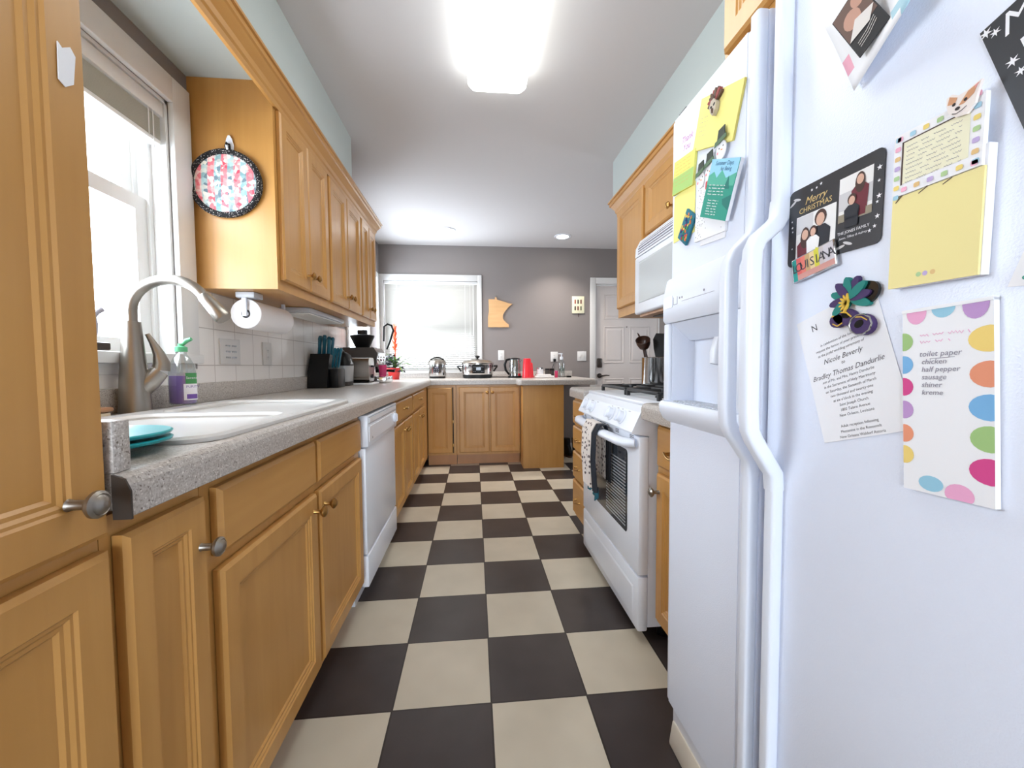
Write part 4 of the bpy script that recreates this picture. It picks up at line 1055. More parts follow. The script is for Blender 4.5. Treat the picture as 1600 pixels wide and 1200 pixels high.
mb.m = 3; mb.prism(ell(.02, .016, .004, .0025, 10, -.4), .009, .0094); mb.prism(ell(.031, .017, .004, .0025, 10, .4), .009, .0094); mb.m = 0; mb.prism([(.024, .01), (.0275, .01), (.026, .0)], .009, .012)
psolo('fridge_magnet', mb, mats, 'brown feathered face magnet on the tilted yellow notes of the freezer door', 'magnet')
M, w = PF((-.253, 1.466), (-.346, 1.453)); mb = MB(M); mats = pal((226, 226, 120), (170, 206, 120)) + [M_paper] + pal((196, 120, 190), (226, 150, 80))
mb.box(0, w, 0, .082, 0, .006); mb.m = 1; mb.flat(rect(.001, .001, w - .001, .042), .0063); mb.m = 2; mb.box(0, w, .083, .155, 0, .002)
mb.m = 3; mb.text('Thank', .05, .117, .022, .0023, .3); mb.text('You', .05, .097, .022, .0023, .3)
mb.m = 4
for k in range(7): scrib(mb, .012, w - .015, .072 - k * .0085, .0012, .0066, .0006, .002)
psolo('note_pad', mb, mats, 'white headed yellow green note pad at the far edge of the freezer door', 'note pad')
M, w = PF((-.253, 1.352), (-.348, 1.35)); mb = MB(M); sheet(mb, w, .12, .001); psolo('paper_sheet', mb, M_yel, 'plain yellow sheet below the yellow green pad on the freezer door', 'paper')
M, w = PF((-.356, 1.318), (-.466, 1.308)); mb = MB(M); mats = [M_paper, M_ink] + pal((58, 66, 58), (90, 116, 88), (214, 60, 66), (240, 150, 160), (236, 140, 60))
mb.box(0, w, .006, .14, 0, .006); mb.box(.02, w - .004, -.006, .12, 0, .002)
for hx, hy, s in ((.016, .158, .74), (.05, .166, .78), (.090, .196, .82)):
    mb.m = 0; mb.prism(ell(hx, hy - .022 * s, .021 * s, .024 * s), .0062, .0085)
    mb.m = 2; mb.prism([(hx - .017 * s, hy - .002), (hx + .017 * s, hy + .004), (hx + .014 * s, hy + .034 * s), (hx - .012 * s, hy + .03 * s)], .0086, .0106)
    mb.m = 3; mb.prism([(hx - .025 * s, hy - .007), (hx + .026 * s, hy + .001), (hx + .024 * s, hy + .009), (hx - .022 * s, hy + .003)], .0107, .012)
    mb.m = 1; mb.flat(ell(hx - .006, hy - .016 * s, .0018), .0087); mb.flat(ell(hx + .008, hy - .014 * s, .0018), .0087)
    mb.m = 6; mb.flat([(hx, hy - .019 * s), (hx + .012 * s, hy - .024 * s), (hx, hy - .023 * s)], .0088); mb.m = 5; mb.flat(ell(hx - .011, hy - .026 * s, .003), .0087)
mb.m = 4; mb.prism(rrect(.042, .112, .07, .13, .004), .0087, .0105); mb.m = 1
for k in range(70): mb.flat(ell(random.uniform(.004, .04 if k % 3 else w - .004), random.uniform(.012, .132), .0011, n=6), .0064)
psolo('note_pad', mb, mats, 'white speckled note pad topped by three snowmen in green hats', 'note pad')
M, w = PF((-.393, 1.366), (-.480, 1.327), .0065); mb = MB(M); hgt = .116; mats = pal((44, 150, 130), (150, 206, 232), (30, 118, 108), (84, 176, 152)) + [M_paper] + pal((50, 100, 140))
mb.m = 4; mb.box(.001, w - .001, .001, hgt - .001, 0, .008); mb.m = 0; mb.box(0, w, 0, hgt, .008, .009); z = .0093
mb.m = 1; mb.flat(rect(0, .078, w, hgt), z); mb.m = 3; mb.flat([(0, .066), (0, .084), (.02, .092), (.034, .08), (.05, .095), (.07, .08), (w, .09), (w, .066)], z + .0002)
mb.m = 2; mb.flat([(w - .03, .04), (w, .05), (w, .02), (w - .025, .03)], z); mb.flat([(.07, .06), (.08, .085), (.09, .06)], z + .0003)
mb.m = 5; mb.text('Summer Days', w / 2, .104, .012, z + .0004, .2); mb.text('for Being', w / 2 + .01, .094, .011, z + .0004, .2)
mb.m = 4
for k in range(4): scrib(mb, .012, .075, .066 - k * .006, .001, z + .0004, .0012, .0016)
for k in range(6): scrib(mb, .02, .062, .036 - k * .0055, .001, z + .0004, .0012, .0016)
psolo('booklet', mb, mats, 'teal and sky blue booklet tilted over the snowman note pad', 'booklet')
M, w = PF((-.284, 1.356), (-.319, 1.328), .0015); mb = MB(M); mats = pal((30, 110, 130), (226, 120, 60), (70, 150, 80), (240, 200, 90), (60, 70, 130), (206, 60, 60))
mb.box(0, .05, 0, .074, 0, .006, .001)
for k in range(34): mb.m = 1 + k % 5; mb.prism(ell(random.uniform(.007, .043), random.uniform(.006, .068), random.uniform(.003, .006), random.uniform(.0015, .003), 8, random.uniform(0, 3)), .006, .007 + random.random() * .001)
psolo('fridge_magnet', mb, mats, 'rectangular multicoloured magnet at the lower left of the freezer papers', 'magnet')

# ------------------------------------------------------------------ things on the left wall and cabinets
t = thing('pot_holder', 'round patchwork pot holder with black dotted binding on the cabinet side', 'pot holder', (-.705, .503, 1.648))
cxp, czp = -.703, 1.777
T = FR((cxp, .5085, czp), YM)
mb = MB(T); n = 40
E1 = lambda rx, ry, z: [(p[0], p[1], z) for p in ell(0, 0, rx, ry, n)]
mb.loft([E1(.118, .114, .002), E1(.118, .114, .010), E1(.09, .088, .0135), E1(.03, .03, .0145)])
build('patchwork', mb, M_patch, t)
mb = MB(T); mb.tube([(.127 * cos(2 * pi * k / 48), .122 * sin(2 * pi * k / 48), .008) for k in range(49)], .0115, 10); build('binding', mb, M_polka, t)
mb = MB(T); mb.tube([(.012, .128, .008), (.006, .142, .01), (.012, .155, .012), (.02, .150, .012), (.02, .132, .008)], .0045, 8); build('hanging_loop', mb, M_polka, t)
mb = MB(T); mb.prism([(.0, .115), (.03, .115), (.032, .15), (.026, .175), (.019, .187), (.012, .187), (.006, .175), (.0, .15)], .0005, .004); mb.tube([(.016, .13, .004), (.016, .126, .016), (.016, .14, .022)], .004, 8)
solo('adhesive_hook', mb, M_white, 'white adhesive hook holding the round pot holder', 'hook')
def plate(T, w, h, label, kind, name='outlet_plate', gang=1):
    t = thing(name, label, 'outlet' if kind == 'outlet' else 'switch', T.translation)
    mb = MB(T); mb.box(-w / 2, w / 2, -h / 2, h / 2, .0005, .006, .002); build('cover', mb, M_paint, t)
    for g in range(gang):
        u = (g - (gang - 1) / 2) * .046
        mb = MB(T)
        if kind == 'outlet':
            mb.box(u - .016, u + .016, -.033, .033, .006, .008, .001); mb.m = 1
            for v in (-.018, .016):
                for q in (-.006, .005): mb.flat(rect(u + q - .0012, v - .004, u + q + .0012, v + .005), .0083)
                mb.flat(ell(u, v - .009, .002), .0083)
            build('receptacle', mb, [M_paint, M_ink], t)
        elif kind == 'dial':
            for r in (-1, 0, 1):
                for q in (-1, 0, 1): mb.lathe([(.004, .006), (.0035, .01)], (u + q * .012, r * .026, 0), 8)
            build('switch', mb, M_fridge_g, t)
        else:
            mb.box(u - .006, u + .006, -.012, .012, .006, .016, .002); build('switch', mb, M_paint, t)
    return t
XT = XL + .0065
plate(FR((XT, .715, 1.125), XP), .150, .112, 'wide white switch plate on the tile behind the sink', 'dial', 'switch_plate', 2)
plate(FR((XT, 1.04, 1.125), XP), .09, .118, 'white outlet on the tile below the paper towel roll', 'outlet')
t = thing('paper_towel_holder', 'paper towel holder mounted under the nearest left wall cabinet', 'paper towel holder', (-.69, .77, 1.21))
ax, az, ay0, ay1 = -.692, 1.28, .585, .90
build('mount', MB().box(ax - .03, ax + .045, ay0 - .015, ay0 + .06, 1.345, 1.3692, .004), M_fridge_g, t)
mb = MB().box(ax - .009, ax + .011, ay0 - .012, ay0 - .002, az - .012, 1.35, .004).box(ax - .009, ax + .011, ay1 + .02, ay1 + .03, az - .012, 1.3690, .004)
mb.lathe([(.012, ay0 - .004), (.012, ay1 + .022)], (ax, 0, az), 16, 'y')
build('arm', mb, M_fridge_s, t)
mb = MB(); mb.lathe([(.018, ay0 + .004), (.060, ay0 + .004), (.062, ay0 + .006), (.062, ay1 - .002), (.060, ay1), (.018, ay1)], (ax, 0, az), 36, 'y', cap0=False, cap1=False)
mb.m = 1; mb.lathe([(.018, ay0 + .004), (.018, ay1)], (ax, 0, az), 20, 'y', cap0=False, cap1=False)
solo('paper_towel_roll', mb, [M_paperw, mat('cardboard_core', rgb(90, 74, 66), .9)], 'white paper towel roll on the holder under the wall cabinet', 'paper towels')
t = thing('under_cabinet_light', 'flat under cabinet light strip below the left wall cabinets', 'light', (-.69, 1.4, 1.34))
build('housing', MB().box(-.76, -.60, 1.02, 1.60, 1.342, 1.3692, .006), M_fridge_g, t)
build('lens', MB().box(-.75, -.61, 1.04, 1.58, 1.336, 1.342, .002), mat('frosted_lens', rgb(236, 236, 232), .4), t)

# ------------------------------------------------------------------ small appliances, left counter
zc = CT + .001
t = thing('knife_block', 'black knife block with teal handled knives on the left counter', 'knife block', (-.745, 1.60, zc))
T = Matrix.Translation((-.745, 1.60, zc))
mb = MB(T); mb.loft([[(x, y, z) for y, z in [(-.10, 0), (.12, 0), (.085, .20), (-.03, .225), (-.085, .1)]] for x in (-.07, .055)], True, True, True, False)
mb.box(.055, .115, -.06, .08, 0, .125, .006)
build('block', mb, M_black, t)
def knife(p, d, l, w):
    k = thing('knife', '', 'knife', p); return k
def handle(px, py, pz, ax, l, r):
    A = Vector((px, py, pz)); D = Vector(ax).normalized()
    return MB().tube([A, A + D * .01, A + D * l * .5, A + D * l * .93, A + D * l], [r * .7, r, r * .9, r * 1.15, r * .7], 10, sq=.6), A, D
kn = 0
for i, (dx, dy, l) in enumerate(((-.045, .06, .13), (-.018, .06, .135), (.012, .062, .125), (.036, .06, .12), (-.03, .015, .12), (.0, .015, .115), (.03, .015, .105))):
    mb, A, D = handle(-.745 + dx, 1.60 + dy, zc + .20 + .005, (.12, -.12, 1), l * 1.12, .0185)
    lab = 'teal handled knife, back row of the black block, number %s from the wall' % ('one', 'two', 'three', 'four')[i] if i < 4 else 'teal handled knife, front row of the black block, number %s from the wall' % ('one', 'two', 'three')[i - 4]
    solo('kitchen_knife', mb, M_tealk, lab, 'knife', 'knives in the black block')
for i, dx in enumerate((.066, .085, .104)):
    mb, A, D = handle(-.745 + dx, 1.60 - .02, zc + .134, (.25, -.25, 1), .135, .0135)
    solo('kitchen_knife', mb, M_tealk, 'small teal knife on the low step of the black block, %s' % ('next to the tall part', 'between two others', 'at the outer end')[i], 'knife', 'knives in the black block')
# multicooker
ccx, ccy = -.70, 1.845
t = thing('rice_cooker', 'black topped silver rice cooker between knife block and toaster', 'rice cooker', (ccx, ccy, zc))
def rb(mb, hw, hd, z, r): return [(ccx + p[0] * .76, ccy + p[1] * .80, z) for p in rrect(-hw, -hd, hw, hd, r, 5)]
mb = MB(); mb.loft([rb(mb, .082, .09, zc, .04), rb(mb, .085, .093, zc + .03, .04)]); build('base', mb, M_dgrey, t)
mb = MB(); mb.loft([rb(mb, .084, .092, zc + .0305, .045), rb(mb, .092, .10, zc + .145, .05)]); build('body', mb, mat('silver_plastic', rgb(176, 176, 176), .35, .3), t)
mb = MB(); mb.loft([rb(mb, .094, .102, zc + .1455, .05), rb(mb, .092, .10, zc + .17, .05), rb(mb, .07, .08, zc + .225, .05), rb(mb, .03, .05, zc + .245, .025)]); build('lid', mb, M_black, t)
mb = MB(FR((ccx + .070, ccy - .025, zc + .155), (.9, -.35, .5))); mb.box(-.018, .02, 0, .045, 0, .006, .002); build('control_panel', mb, M_fridge_g, t)
build('carry_handle', MB().tube([(ccx, ccy - .055, zc + .215), (ccx, ccy - .04, zc + .25), (ccx, ccy + .04, zc + .25), (ccx, ccy + .055, zc + .215)], .008, 8), M_black, t)
# board and toaster
solo('cutting_board', MB().box(-.74, -.515, 1.95, 2.18, zc, zc + .012, .004), M_paper, 'thin white cutting board under the silver toaster', 'cutting board')
tz = zc + .0125
t = thing('toaster', 'silver two slot toaster on the thin white board', 'toaster', (-.64, 2.065, tz))
mb = MB(); mb.loft([[(x, 2.065 + p[0], tz + .01 + p[1]) for p in rrect(-.085, 0, .085, .185, .04, 5)] for x in (-.725, -.545)]); build('body', mb, M_steel, t)
build('base', MB().box(-.722, -.548, 1.985, 2.145, tz, tz + .0095), M_black, t)
mb = MB().box(-.70, -.57, 2.02, 2.045, tz + .1945, tz + .1965).box(-.70, -.57, 2.085, 2.11, tz + .1945, tz + .1965); build('slot', mb, M_black, t)
build('lever', MB().box(-.5448, -.525, 2.045, 2.085, tz + .12, tz + .135, .004), M_black, t)
build('browning_dial', MB().lathe([(.016, 0), (.014, .014)], (-.5448, 2.065, tz + .05), 16, 'x'), M_black, t)
# espresso machine (profile seen from the side)
ex0, ey0, ey1 = -.815, 2.20, 2.50
t = thing('espresso_machine', 'dark grey espresso machine with bean hopper on the left counter', 'espresso machine', (-.62, 2.35, zc))
prof = [(-.815, .0), (-.66, 0), (-.66, .12), (-.625, .135), (-.555, .135), (-.545, .152), (-.53, .25), (-.56, .295), (-.80, .295), (-.815, .28)]
mb = MB(); mb.loft([[(x, y, zc + z) for x, z in prof] for y in (ey0, ey1)], True, True, True, False); build('body', mb, M_dgrey, t)
mb = MB(FR((-.536, 2.35, zc + .205), (1, 0, -.12))); mb.box(-.14, .14, -.045, .05, 0, .004, .002); 
for u in (-.1, 0, .1): mb.lathe([(.022, .004), (.02, .014)], (u, 0, 0), 14)
build('front_panel', mb, M_chrome, t)
mb = MB().lathe([(.055, zc + .2955), (.07, zc + .325), (.085, zc + .36), (.098, zc + .385), (.1, zc + .40), (.06, zc + .41)], (-.68, 2.33, 0), 24); mb.lathe([(.042, zc + .41), (.042, zc + .445)], (-.68, 2.33, 0), 20); build('bean_hopper', mb, M_black, t)
build('group_head', MB().lathe([(.036, zc + .115), (.036, zc + .1345)], (-.56, 2.40, 0), 20), M_chrome, t)
build('portafilter', MB().lathe([(.034, zc + .085), (.036, zc + .1145)], (-.56, 2.40, 0), 20).tube([(-.525, 2.40, zc + .105), (-.46, 2.395, zc + .10), (-.43, 2.392, zc + .098)], [.009, .013, .012], 10), M_black, t)
build('drip_tray', MB().box(-.66, -.465, ey0 + .01, ey1 - .01, zc, zc + .055, .008), M_chrome, t)
build('grinder_spout', MB().lathe([(.03, zc + .095), (.032, zc + .1345)], (-.60, 2.26, 0), 18), M_fridge_s, t)
build('steam_wand', MB().tube([(-.51, 2.47, zc + .29), (-.48, 2.47, zc + .36), (-.45, 2.47, zc + .455), (-.465, 2.47, zc + .50), (-.50, 2.47, zc + .512), (-.53, 2.47, zc + .49), (-.535, 2.47, zc + .36)], [.008, .009, .009, .009, .009, .008, .007], 10), M_black, t)
solo('tumbler', MB().lathe([(.028, zc + .0555), (.034, zc + .145), (.035, zc + .15), (.0325, zc + .15), (.026, zc + .061)], (-.505, 2.27, 0), 22), M_pink, 'pink translucent tumbler standing on the espresso machine drip tray', 'cup')
# potted bromeliad
px, py = -.585, 3.17
t = thing('potted_plant', 'orange flowering bromeliad in a red pot before the back window', 'plant', (px, py, zc))
build('pot', MB().lathe([(.05, zc), (.068, zc + .105), (.073, zc + .107), (.073, zc + .122), (.066, zc + .122), (.062, zc + .1)], (px, py, 0), 28), M_redpot, t)
build('soil', MB().lathe([(.063, zc + .10), (.03, zc + .108)], (px, py, 0), 18), M_brown, t)
random.seed(3)
def leafblade(mb, base, az, length, rise, droop, w):
    L = []; R = []; n = 9
    d = Vector((cos(az), sin(az), 0)); s = Vector((-sin(az), cos(az), 0))
    for k in range(n + 1):
        f = k / n; p = Vector(base) + d * (length * f) + Vector((0, 0, rise * (f * 2 - f * f * (1 + droop))))
        ww = 1.5 * w * (1 - f ** 2.2) * (.6 + f) * .7 + .0006
        L.append(p + s * ww + Vector((0, 0, ww * .5))); R.append(p - s * ww + Vector((0, 0, ww * .5)))
    C = [(a + b) / 2 - Vector((0, 0, (a - b).length * .25)) for a, b in zip(L, R)]
    mb.loft([L, C, R], False, False, False)
for az, ln, ri, dr, w in ((-.1, .27, .17, .95, .008), (.15, .30, .20, .7, .008), (-.45, .24, .13, 1.05, .008), (.5, .27, .12, 1.2, .009), (-.9, .17, .08, 1.6, .010), (2.6, .12, .13, .2, .012), (3.4, .13, .12, .3, .012), (1.6, .18, .16, .4, .010), (-2.0, .11, .13, .3, .012), (-1.4, .12, .15, .2, .011), (.9, .12, .16, .2, .012), (-2.7, .10, .16, .0, .012)):
    mb = MB(); leafblade(mb, (px + .01, py, zc + .11), az, ln, ri, dr, w); build('leaf', mb, M_green, t)
mb = MB(); mb.tube([(px + .015, py, zc + .11), (px + .015, py, zc + .52)], .007, 8)
for k in range(30):
    f = k / 29; az = k * 2.4; leafblade(mb, (px + .015, py, zc + .28 + f * .25), az, .05 * (1 - f * .55), .045, -.4, .011)
build('flower_spike', mb, M_orange, t)
mb = MB()
for k in range(240):
    a = random.uniform(0, 2 * pi); rr = random.uniform(.02, .15); z = zc + .12 + random.uniform(0, .17) * (1.1 - rr / .16)
    c = Vector((px - .02 + rr * cos(a), py - .02 + rr * sin(a) * .8, z - (.05 if rr > .11 else 0))); q = Matrix.Rotation(random.uniform(0, 6), 3, 'Z') @ Matrix.Rotation(random.uniform(-.9, .9), 3, 'X')
    s = random.uniform(.018, .03)
    mb.add([c + q @ Vector(p) for p in ((-s, 0, 0), (0, -s * .5, .003), (s, 0, 0), (0, s * .5, .003))], [(0, 1, 2), (0, 2, 3)])
o = build('dark_foliage', mb, M_dkleaf, t)

# ------------------------------------------------------------------ things on the back counter
t = thing('rice_cooker', 'small chrome rice cooker standing before the back window blind', 'rice cooker', (-.158, 3.46, zc))
c = (-.158, 3.46, 0)
build('base', MB().lathe([(.09, zc), (.092, zc + .022)], c, 32), M_black, t)
build('body', MB().lathe([(.096, zc + .0225), (.099, zc + .04), (.099, zc + .155)], c, 36), M_chrome, t)
build('lid', MB().lathe([(.102, zc + .1555), (.103, zc + .172), (.09, zc + .20), (.05, zc + .214), (.01, zc + .218)], c, 36), M_steel, t)
build('handle', MB().tube([(c[0] + .1 * cos(a), c[1] - .015, zc + .15 + .085 * sin(a)) for a in [pi * k / 12 for k in range(13)]], .007, 8), M_black, t)
mb = MB(FR((c[0], c[1] - .0985, zc + .1), YM)); mb.box(-.035, .035, -.035, .035, 0, .004, .002); mb.m = 1
for u in (-.02, 0, .02):
    for v in (-.02, .0): mb.box(u - .006, u + .006, v - .003, v + .004, .004, .005)
mb.flat(rect(-.02, .015, .02, .028), .0045)
build('control_panel', mb, [M_black, M_inkl], t)
t = thing('slow_cooker', 'wide oval slow cooker of polished steel with black base and glass lid', 'slow cooker', (.297, 3.40, zc))
c = (.297, 3.40, 0); q = dict(n=44, sy=.72)
build('base', MB().lathe([(.15, zc), (.165, zc + .005), (.168, zc + .04)], c, **q), M_black, t)
build('body', MB().lathe([(.172, zc + .0405), (.178, zc + .06), (.178, zc + .15), (.184, zc + .155), (.184, zc + .163)], c, **q), M_chrome, t)
lid = build('lid', MB().lathe([(.180, zc + .164), (.182, zc + .172), (.15, zc + .195), (.07, zc + .21), (.02, zc + .213)], c, **q), M_steel, t)
build('lid_knob', MB().lathe([(.012, zc + .2135), (.011, zc + .225), (.027, zc + .235), (.027, zc + .248), (.012, zc + .254)], c, 18), M_black, lid)
for s in (-1, 1):
    mb = MB(); X = c[0] + s * .18; mb.box(min(X, X + s * .05), max(X, X + s * .05), c[1] - .04, c[1] + .04, zc + .125, zc + .145, .008); mb.tube([(X + s * .005, c[1], zc + .075), (X + s * .03, c[1], zc + .115), (X + s * .045, c[1], zc + .13)], .009, 8)
    build('handle', mb, M_black, t)
mb = MB(FR((c[0] + .01, c[1] - .131, zc + .10), YM)); mb.box(-.068, .068, -.045, .05, 0, .006, .003); mb.m = 1
mb.flat(rect(-.025, -.01, .025, .022), .0063); mb.m = 2
for u in (-.05, -.035, .035, .05):
    for v in (-.025, .025): mb.flat(ell(u, v, .004), .0064)
build('control_panel', mb, [M_black, mat('dark_display', rgb(40, 44, 64), .1), M_inkl], t)
t = thing('electric_kettle', 'glass electric kettle with black handle beside the red cups', 'kettle', (.705, 3.35, zc))
c = (.718, 3.35, 0)
build('base', MB().lathe([(.078, zc), (.078, zc + .022)], c, 28), M_black, t)
build('steel_band', MB().lathe([(.068, zc + .0225), (.068, zc + .05)], c, 28), M_chrome, t)
build('glass_body', MB().lathe([(.068, zc + .0505), (.066, zc + .14), (.058, zc + .205), (.055, zc + .207), (.063, zc + .14), (.065, zc + .053)], c, 28), M_clear, t)
build('lid', MB().lathe([(.06, zc + .2075), (.06, zc + .218), (.03, zc + .226)], c, 24), M_black, t)
build('handle', MB().tube([(c[0] - .055, 3.35, zc + .212), (c[0] - .095, 3.34, zc + .20), (c[0] - .115, 3.335, zc + .15), (c[0] - .105, 3.335, zc + .09), (c[0] - .075, 3.345, zc + .05), (c[0] - .06, 3.35, zc + .035)], [.012, .014, .014, .013, .012, .010], 10), M_black, t)
build('spout', MB().tube([(c[0] + .05, 3.35, zc + .18), (c[0] + .075, 3.35, zc + .205)], [.018, .012], 10), M_clear, t)
for k, (x, y, s, lab) in enumerate(((.852, 3.30, 1, 'red plastic cup turned upside down beside the glass kettle'), (.90, 3.43, .78, 'red plastic cup half hidden behind the taller red cup'))):
    mb = MB().lathe([(.058 * s, zc), (.06 * s, zc + .004), (.056 * s, zc + .012), (.042 * s, zc + .21 * s), (.036 * s, zc + .217 * s)], (x, y, 0), 26)
    solo('plastic_cup', mb, M_red, lab, 'cup')
def canister(x, y, r, h, m, mlid, label, z0=zc, cat='jar', name='jar'):
    t = thing(name, label, cat, (x, y, z0))
    build('body', MB().lathe([(r * .95, z0), (r, z0 + .004), (r, z0 + h * .78)], (x, y, 0), 22), m, t)
    build('lid', MB().lathe([(r * 1.03, z0 + h * .7805), (r * 1.03, z0 + h), (r * .9, z0 + h + .002)], (x, y, 0), 22), mlid, t)
solo('folded_cloth', MB().box(.935, 1.155, 3.25, 3.37, zc, zc + .022, .009, 3).box(.95, 1.12, 3.26, 3.35, zc + .0225, zc + .038, .007, 3), mat('white_cloth', rgb(226, 222, 220), .9), 'folded white cloth under the small tins on the back counter', 'cloth')
canister(1.0, 3.31, .036, .075, M_paper, M_chrome, 'short white and silver tin on the folded cloth', zc + .0385)
canister(1.082, 3.31, .024, .062, M_dgrey, M_black, 'small dark jar between the silver tin and the soap', zc + .0385)
canister(1.155, 3.42, .028, .10, M_dgrey, M_black, 'patterned dark jar behind the small pink bottle')
canister(1.187, 3.31, .018, .075, mat('raspberry_plastic', rgb(206, 50, 96), .35), M_pink, 'small pink bottle beside the clear soap dispenser')
t = thing('soap_dispenser', 'clear pump soap dispenser with white pump on the peninsula counter', 'soap dispenser', (1.255, 3.35, zc))
build('bottle', MB().lathe([(.036, zc), (.038, zc + .01), (.038, zc + .15), (.03, zc + .185), (.016, zc + .2), (.016, zc + .21)], (1.255, 3.35, 0), 24), M_clear, t)
build('pump', MB().lathe([(.019, zc + .205), (.019, zc + .235), (.006, zc + .237), (.006, zc + .262), (.016, zc + .265), (.016, zc + .276)], (1.255, 3.35, 0), 16).tube([(1.255, 3.35, zc + .27), (1.215, 3.34, zc + .268)], [.006, .004], 8), M_white, t)
mb = MB()
for k in range(5): mb.tube([(1.225 + .012 * k, 3.3115 + .003 * abs(k - 2), zc + .05 + .02 * (k % 2)), (1.23 + .012 * k, 3.3110 + .003 * abs(k - 2), zc + .10 + .02 * (k % 3))], .003, 6)
build('printed_leaves', mb, mat('dark_green_print', rgb(50, 84, 70), .6), t)
solo('dark_puck', MB().box(1.31, 1.36, 3.30, 3.36, zc, zc + .018, .006), M_black, 'small black puck on the peninsula counter beside the soap dispenser', 'small object')
# ------------------------------------------------------------------ on the back wall
P = [(0, .0), (0, .12), (.012, .2), (.008, .34), (.085, .34), (.085, .365), (.105, .362), (.108, .335), (.15, .325), (.2, .31), (.24, .295), (.295, .285), (.25, .25), (.205, .195), (.178, .15), (.178, .11), (.19, .085), (.225, .05), (.248, .035), (.25, 0)]
t = thing('state_shaped_board', 'pale wooden board in the outline of Minnesota hung on the back wall', 'wall board', (.56, YB - .012, 1.515))
mb = MB(FR((.432, YB - .0008, 1.517), YM)); mb.prism([(a * 1.0, b * .98) for a, b in P], 0, .018); build('board', mb, M_board, t)
build('hanging_nail', MB().lathe([(.005, 0), (.005, .022)], (.53, YB - .0005, 1.892), 10, '-y'), M_nickel, t)
t = thing('wall_sign', 'small white six square hanging sign on the back wall beside the door', 'wall sign', (1.538, YB - .012, 1.65))
T = FR((1.462, YB - .0008, 1.69), YM)
mb = MB(T); mb.box(0, .152, 0, .207, 0, .012, .002); build('panel', mb, M_cream, t)
mb = MB(T); mats = pal((70, 60, 50), (120, 70, 56), (96, 100, 70), (150, 60, 50))
for r in range(2):
    for k in range(3): mb.m = (r * 3 + k) % 4; mb.box(.028 + k * .036, .046 + k * .036, .035 + r * .08, .085 + r * .08, .012, .014)
build('picture', mb, mats, t)
build('hook', MB(T).box(.078, .086, -.045, 0, 0, .006, .002), M_brown, t)
plate(FR((.588, YB - .0008, 1.18), YM), .076, .12, 'white outlet on the back wall above the kettle', 'outlet')
plate(FR((1.24, YB - .0008, 1.16), YM), .09, .12, 'white outlet with black plug on the back wall above the soap', 'outlet')
plate(FR((1.585, YB - .0008, 1.165), YM), .112, .118, 'double white light switch beside the back door', 'switch', 'switch_plate', 2)
t = thing('power_cord', 'black plug and cord hanging from the right outlet on the back wall', 'cord', (1.24, YB - .03, zc))
build('plug', MB().box(1.225, 1.257, YB - .035, YB - .0095, 1.10, 1.132, .006), M_black, t)
build('cord', MB().tube([(1.241, YB - .028, 1.10), (1.22, YB - .05, 1.06), (1.19, YB - .09, 1.0), (1.185, YB - .12, .95), (1.21, YB - .16, zc + .006), (1.30, YB - .2, zc + .005), (1.36, YB - .24, zc + .005)], .004, 8), M_black, t)
t = thing('power_cord', 'black cord lying on the back counter between slow cooker and kettle', 'cord', (.55, 3.5, zc))
build('cord', MB().tube([(.42, 3.52, zc + .006), (.47, 3.58, zc + .005), (.55, 3.54, zc + .005), (.62, 3.50, zc + .006), (.66, 3.42, zc + .005)], .005, 8), M_black, t)
# boots on the floor by the wall
def boot(x, y, label):
    t = thing('boot', label, 'boot', (x, y, 0), 'boots beside the peninsula')
    build('sole', MB().loft([[(x + p[0], y + p[1], z) for p in ell(0, 0, .045, .13, 20)] for z in (0, .02)]), M_brown, t)
    mb = MB(); mb.loft([[(x + a * cos(q) , y + o + b * sin(q), z) for q in [2 * pi * k / 18 for k in range(18)]] for a, b, o, z in ((.042, .125, 0, .0205), (.045, .122, 0, .05), (.042, .09, .03, .085), (.04, .06, .06, .12), (.042, .055, .065, .19))])
    build('upper', mb, M_black, t)
boot(1.34, 3.40, 'black ankle boot on the floor nearest the peninsula panel'); boot(1.45, 3.42, 'black ankle boot on the floor farther from the peninsula panel')

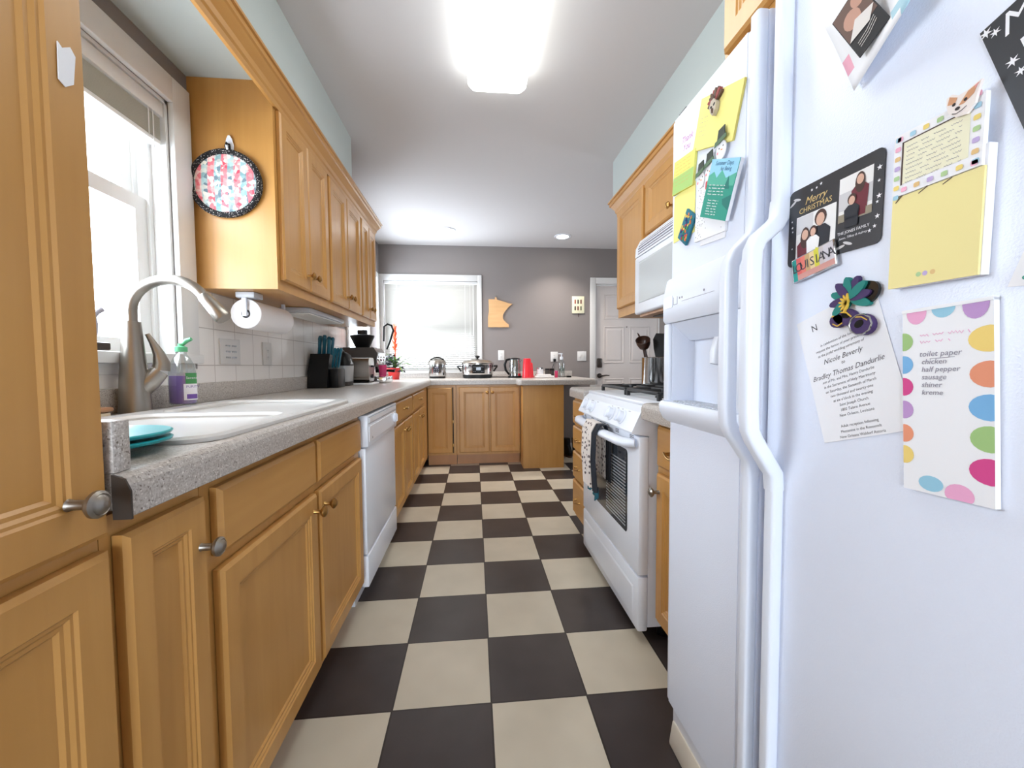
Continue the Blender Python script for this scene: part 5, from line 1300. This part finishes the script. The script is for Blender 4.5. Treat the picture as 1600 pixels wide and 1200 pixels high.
# ------------------------------------------------------------------ lights
t = thing('ceiling_light', 'long glowing fluorescent fixture on the kitchen ceiling', 'ceiling light', (.39, .22, 2.40))
lx0, lx1, ly0, ly1 = .245, .53, -.42, .85
build('housing', MB().box(lx0 + .01, lx1 - .01, ly0 + .005, ly1 - .005, 2.455, ZC - .0005), M_white, t)
mb = MB(); mb.loft([[(p[0], y, p[1]) for p in rrect(lx0 + i, 2.395 + i * .6, lx1 - i, 2.4545, .028, 5)] for y, i in ((ly0, .03), (ly0 + .01, .012), (ly0 + .04, 0), (ly1 - .04, 0), (ly1 - .01, .012), (ly1, .03))]); build('diffuser', mb, M_lamp, t)
for x, y, lab in ((-.011, 3.14, 'glowing recessed ceiling light nearer the back window'), (1.248, 3.258, 'glowing recessed ceiling light nearer the back door')):
    t = thing('recessed_light', lab, 'ceiling light', (x, y, ZC - .01))
    build('trim_ring', MB().lathe([(.065, ZC - .0005), (.092, ZC - .0005), (.09, ZC - .008), (.068, ZC - .010)], (x, y, 0), 32, cap0=False, cap1=False), M_white, t)
    build('bulb', MB().lathe([(.066, ZC - .001), (.064, ZC - .006), (.03, ZC - .009)], (x, y, 0), 28), M_can, t)
    l = bpy.data.lights.new('recessed_lamp', 'AREA'); l.shape = 'DISK'; l.size = .12; l.energy = 2.8; l.color = (1, .92, .84); l.spread = radians(110)
    lo = bpy.data.objects.new('recessed_lamp', l); lo.location = (x, y, ZC - .02); COL.objects.link(lo)
def portal(loc, rot, sx, sy):
    l = bpy.data.lights.new('daylight_portal', 'AREA'); l.shape = 'RECTANGLE'; l.size = sx; l.size_y = sy
    try: l.cycles.is_portal = True
    except Exception: pass
    o = bpy.data.objects.new('daylight_portal', l); o.location = loc; o.rotation_euler = rot; COL.objects.link(o)
portal((XL - .165, (SW[0] + SW[1]) / 2, (SW[2] + SW[3]) / 2), (0, radians(-90), 0), SW[3] - SW[2], SW[1] - SW[0])
portal((XL - .165, (CW[0] + CW[1]) / 2, (CW[2] + CW[3]) / 2), (0, radians(-90), 0), CW[3] - CW[2], CW[1] - CW[0])
portal(((BW[0] + BW[1]) / 2, YB + .155, (BW[2] + BW[3]) / 2), (radians(-90), 0, 0), BW[1] - BW[0], BW[3] - BW[2])
portal((XL - .165, -3.7, 1.275), (0, radians(-90), 0), 1.75, 1.2)  # portal of the added window in the left wall
portal((.4, YR - .125, 1.2), (radians(90), 0, 0), 1.8, 1.9)  # portal of the added rear opening
portal((3.275, 2.425, 1.525), (0, radians(90), 0), .65, .45)  # portal of the added east opening

wd = bpy.data.worlds.new('overcast_sky'); SC.world = wd; wd.use_nodes = True
bg = wd.node_tree.nodes['Background']; bg.inputs['Color'].default_value = (.79, .89, 1, 1); bg.inputs['Strength'].default_value = 6
vs = SC.view_settings; vs.view_transform = 'Standard'; vs.look = 'None'; vs.exposure = 1.54; vs.gamma = 1
SC.cycles.use_denoising = True; SC.cycles.max_bounces = 10; SC.cycles.diffuse_bounces = 5; SC.cycles.transparent_max_bounces = 16
SC.cycles.sample_clamp_indirect = 8
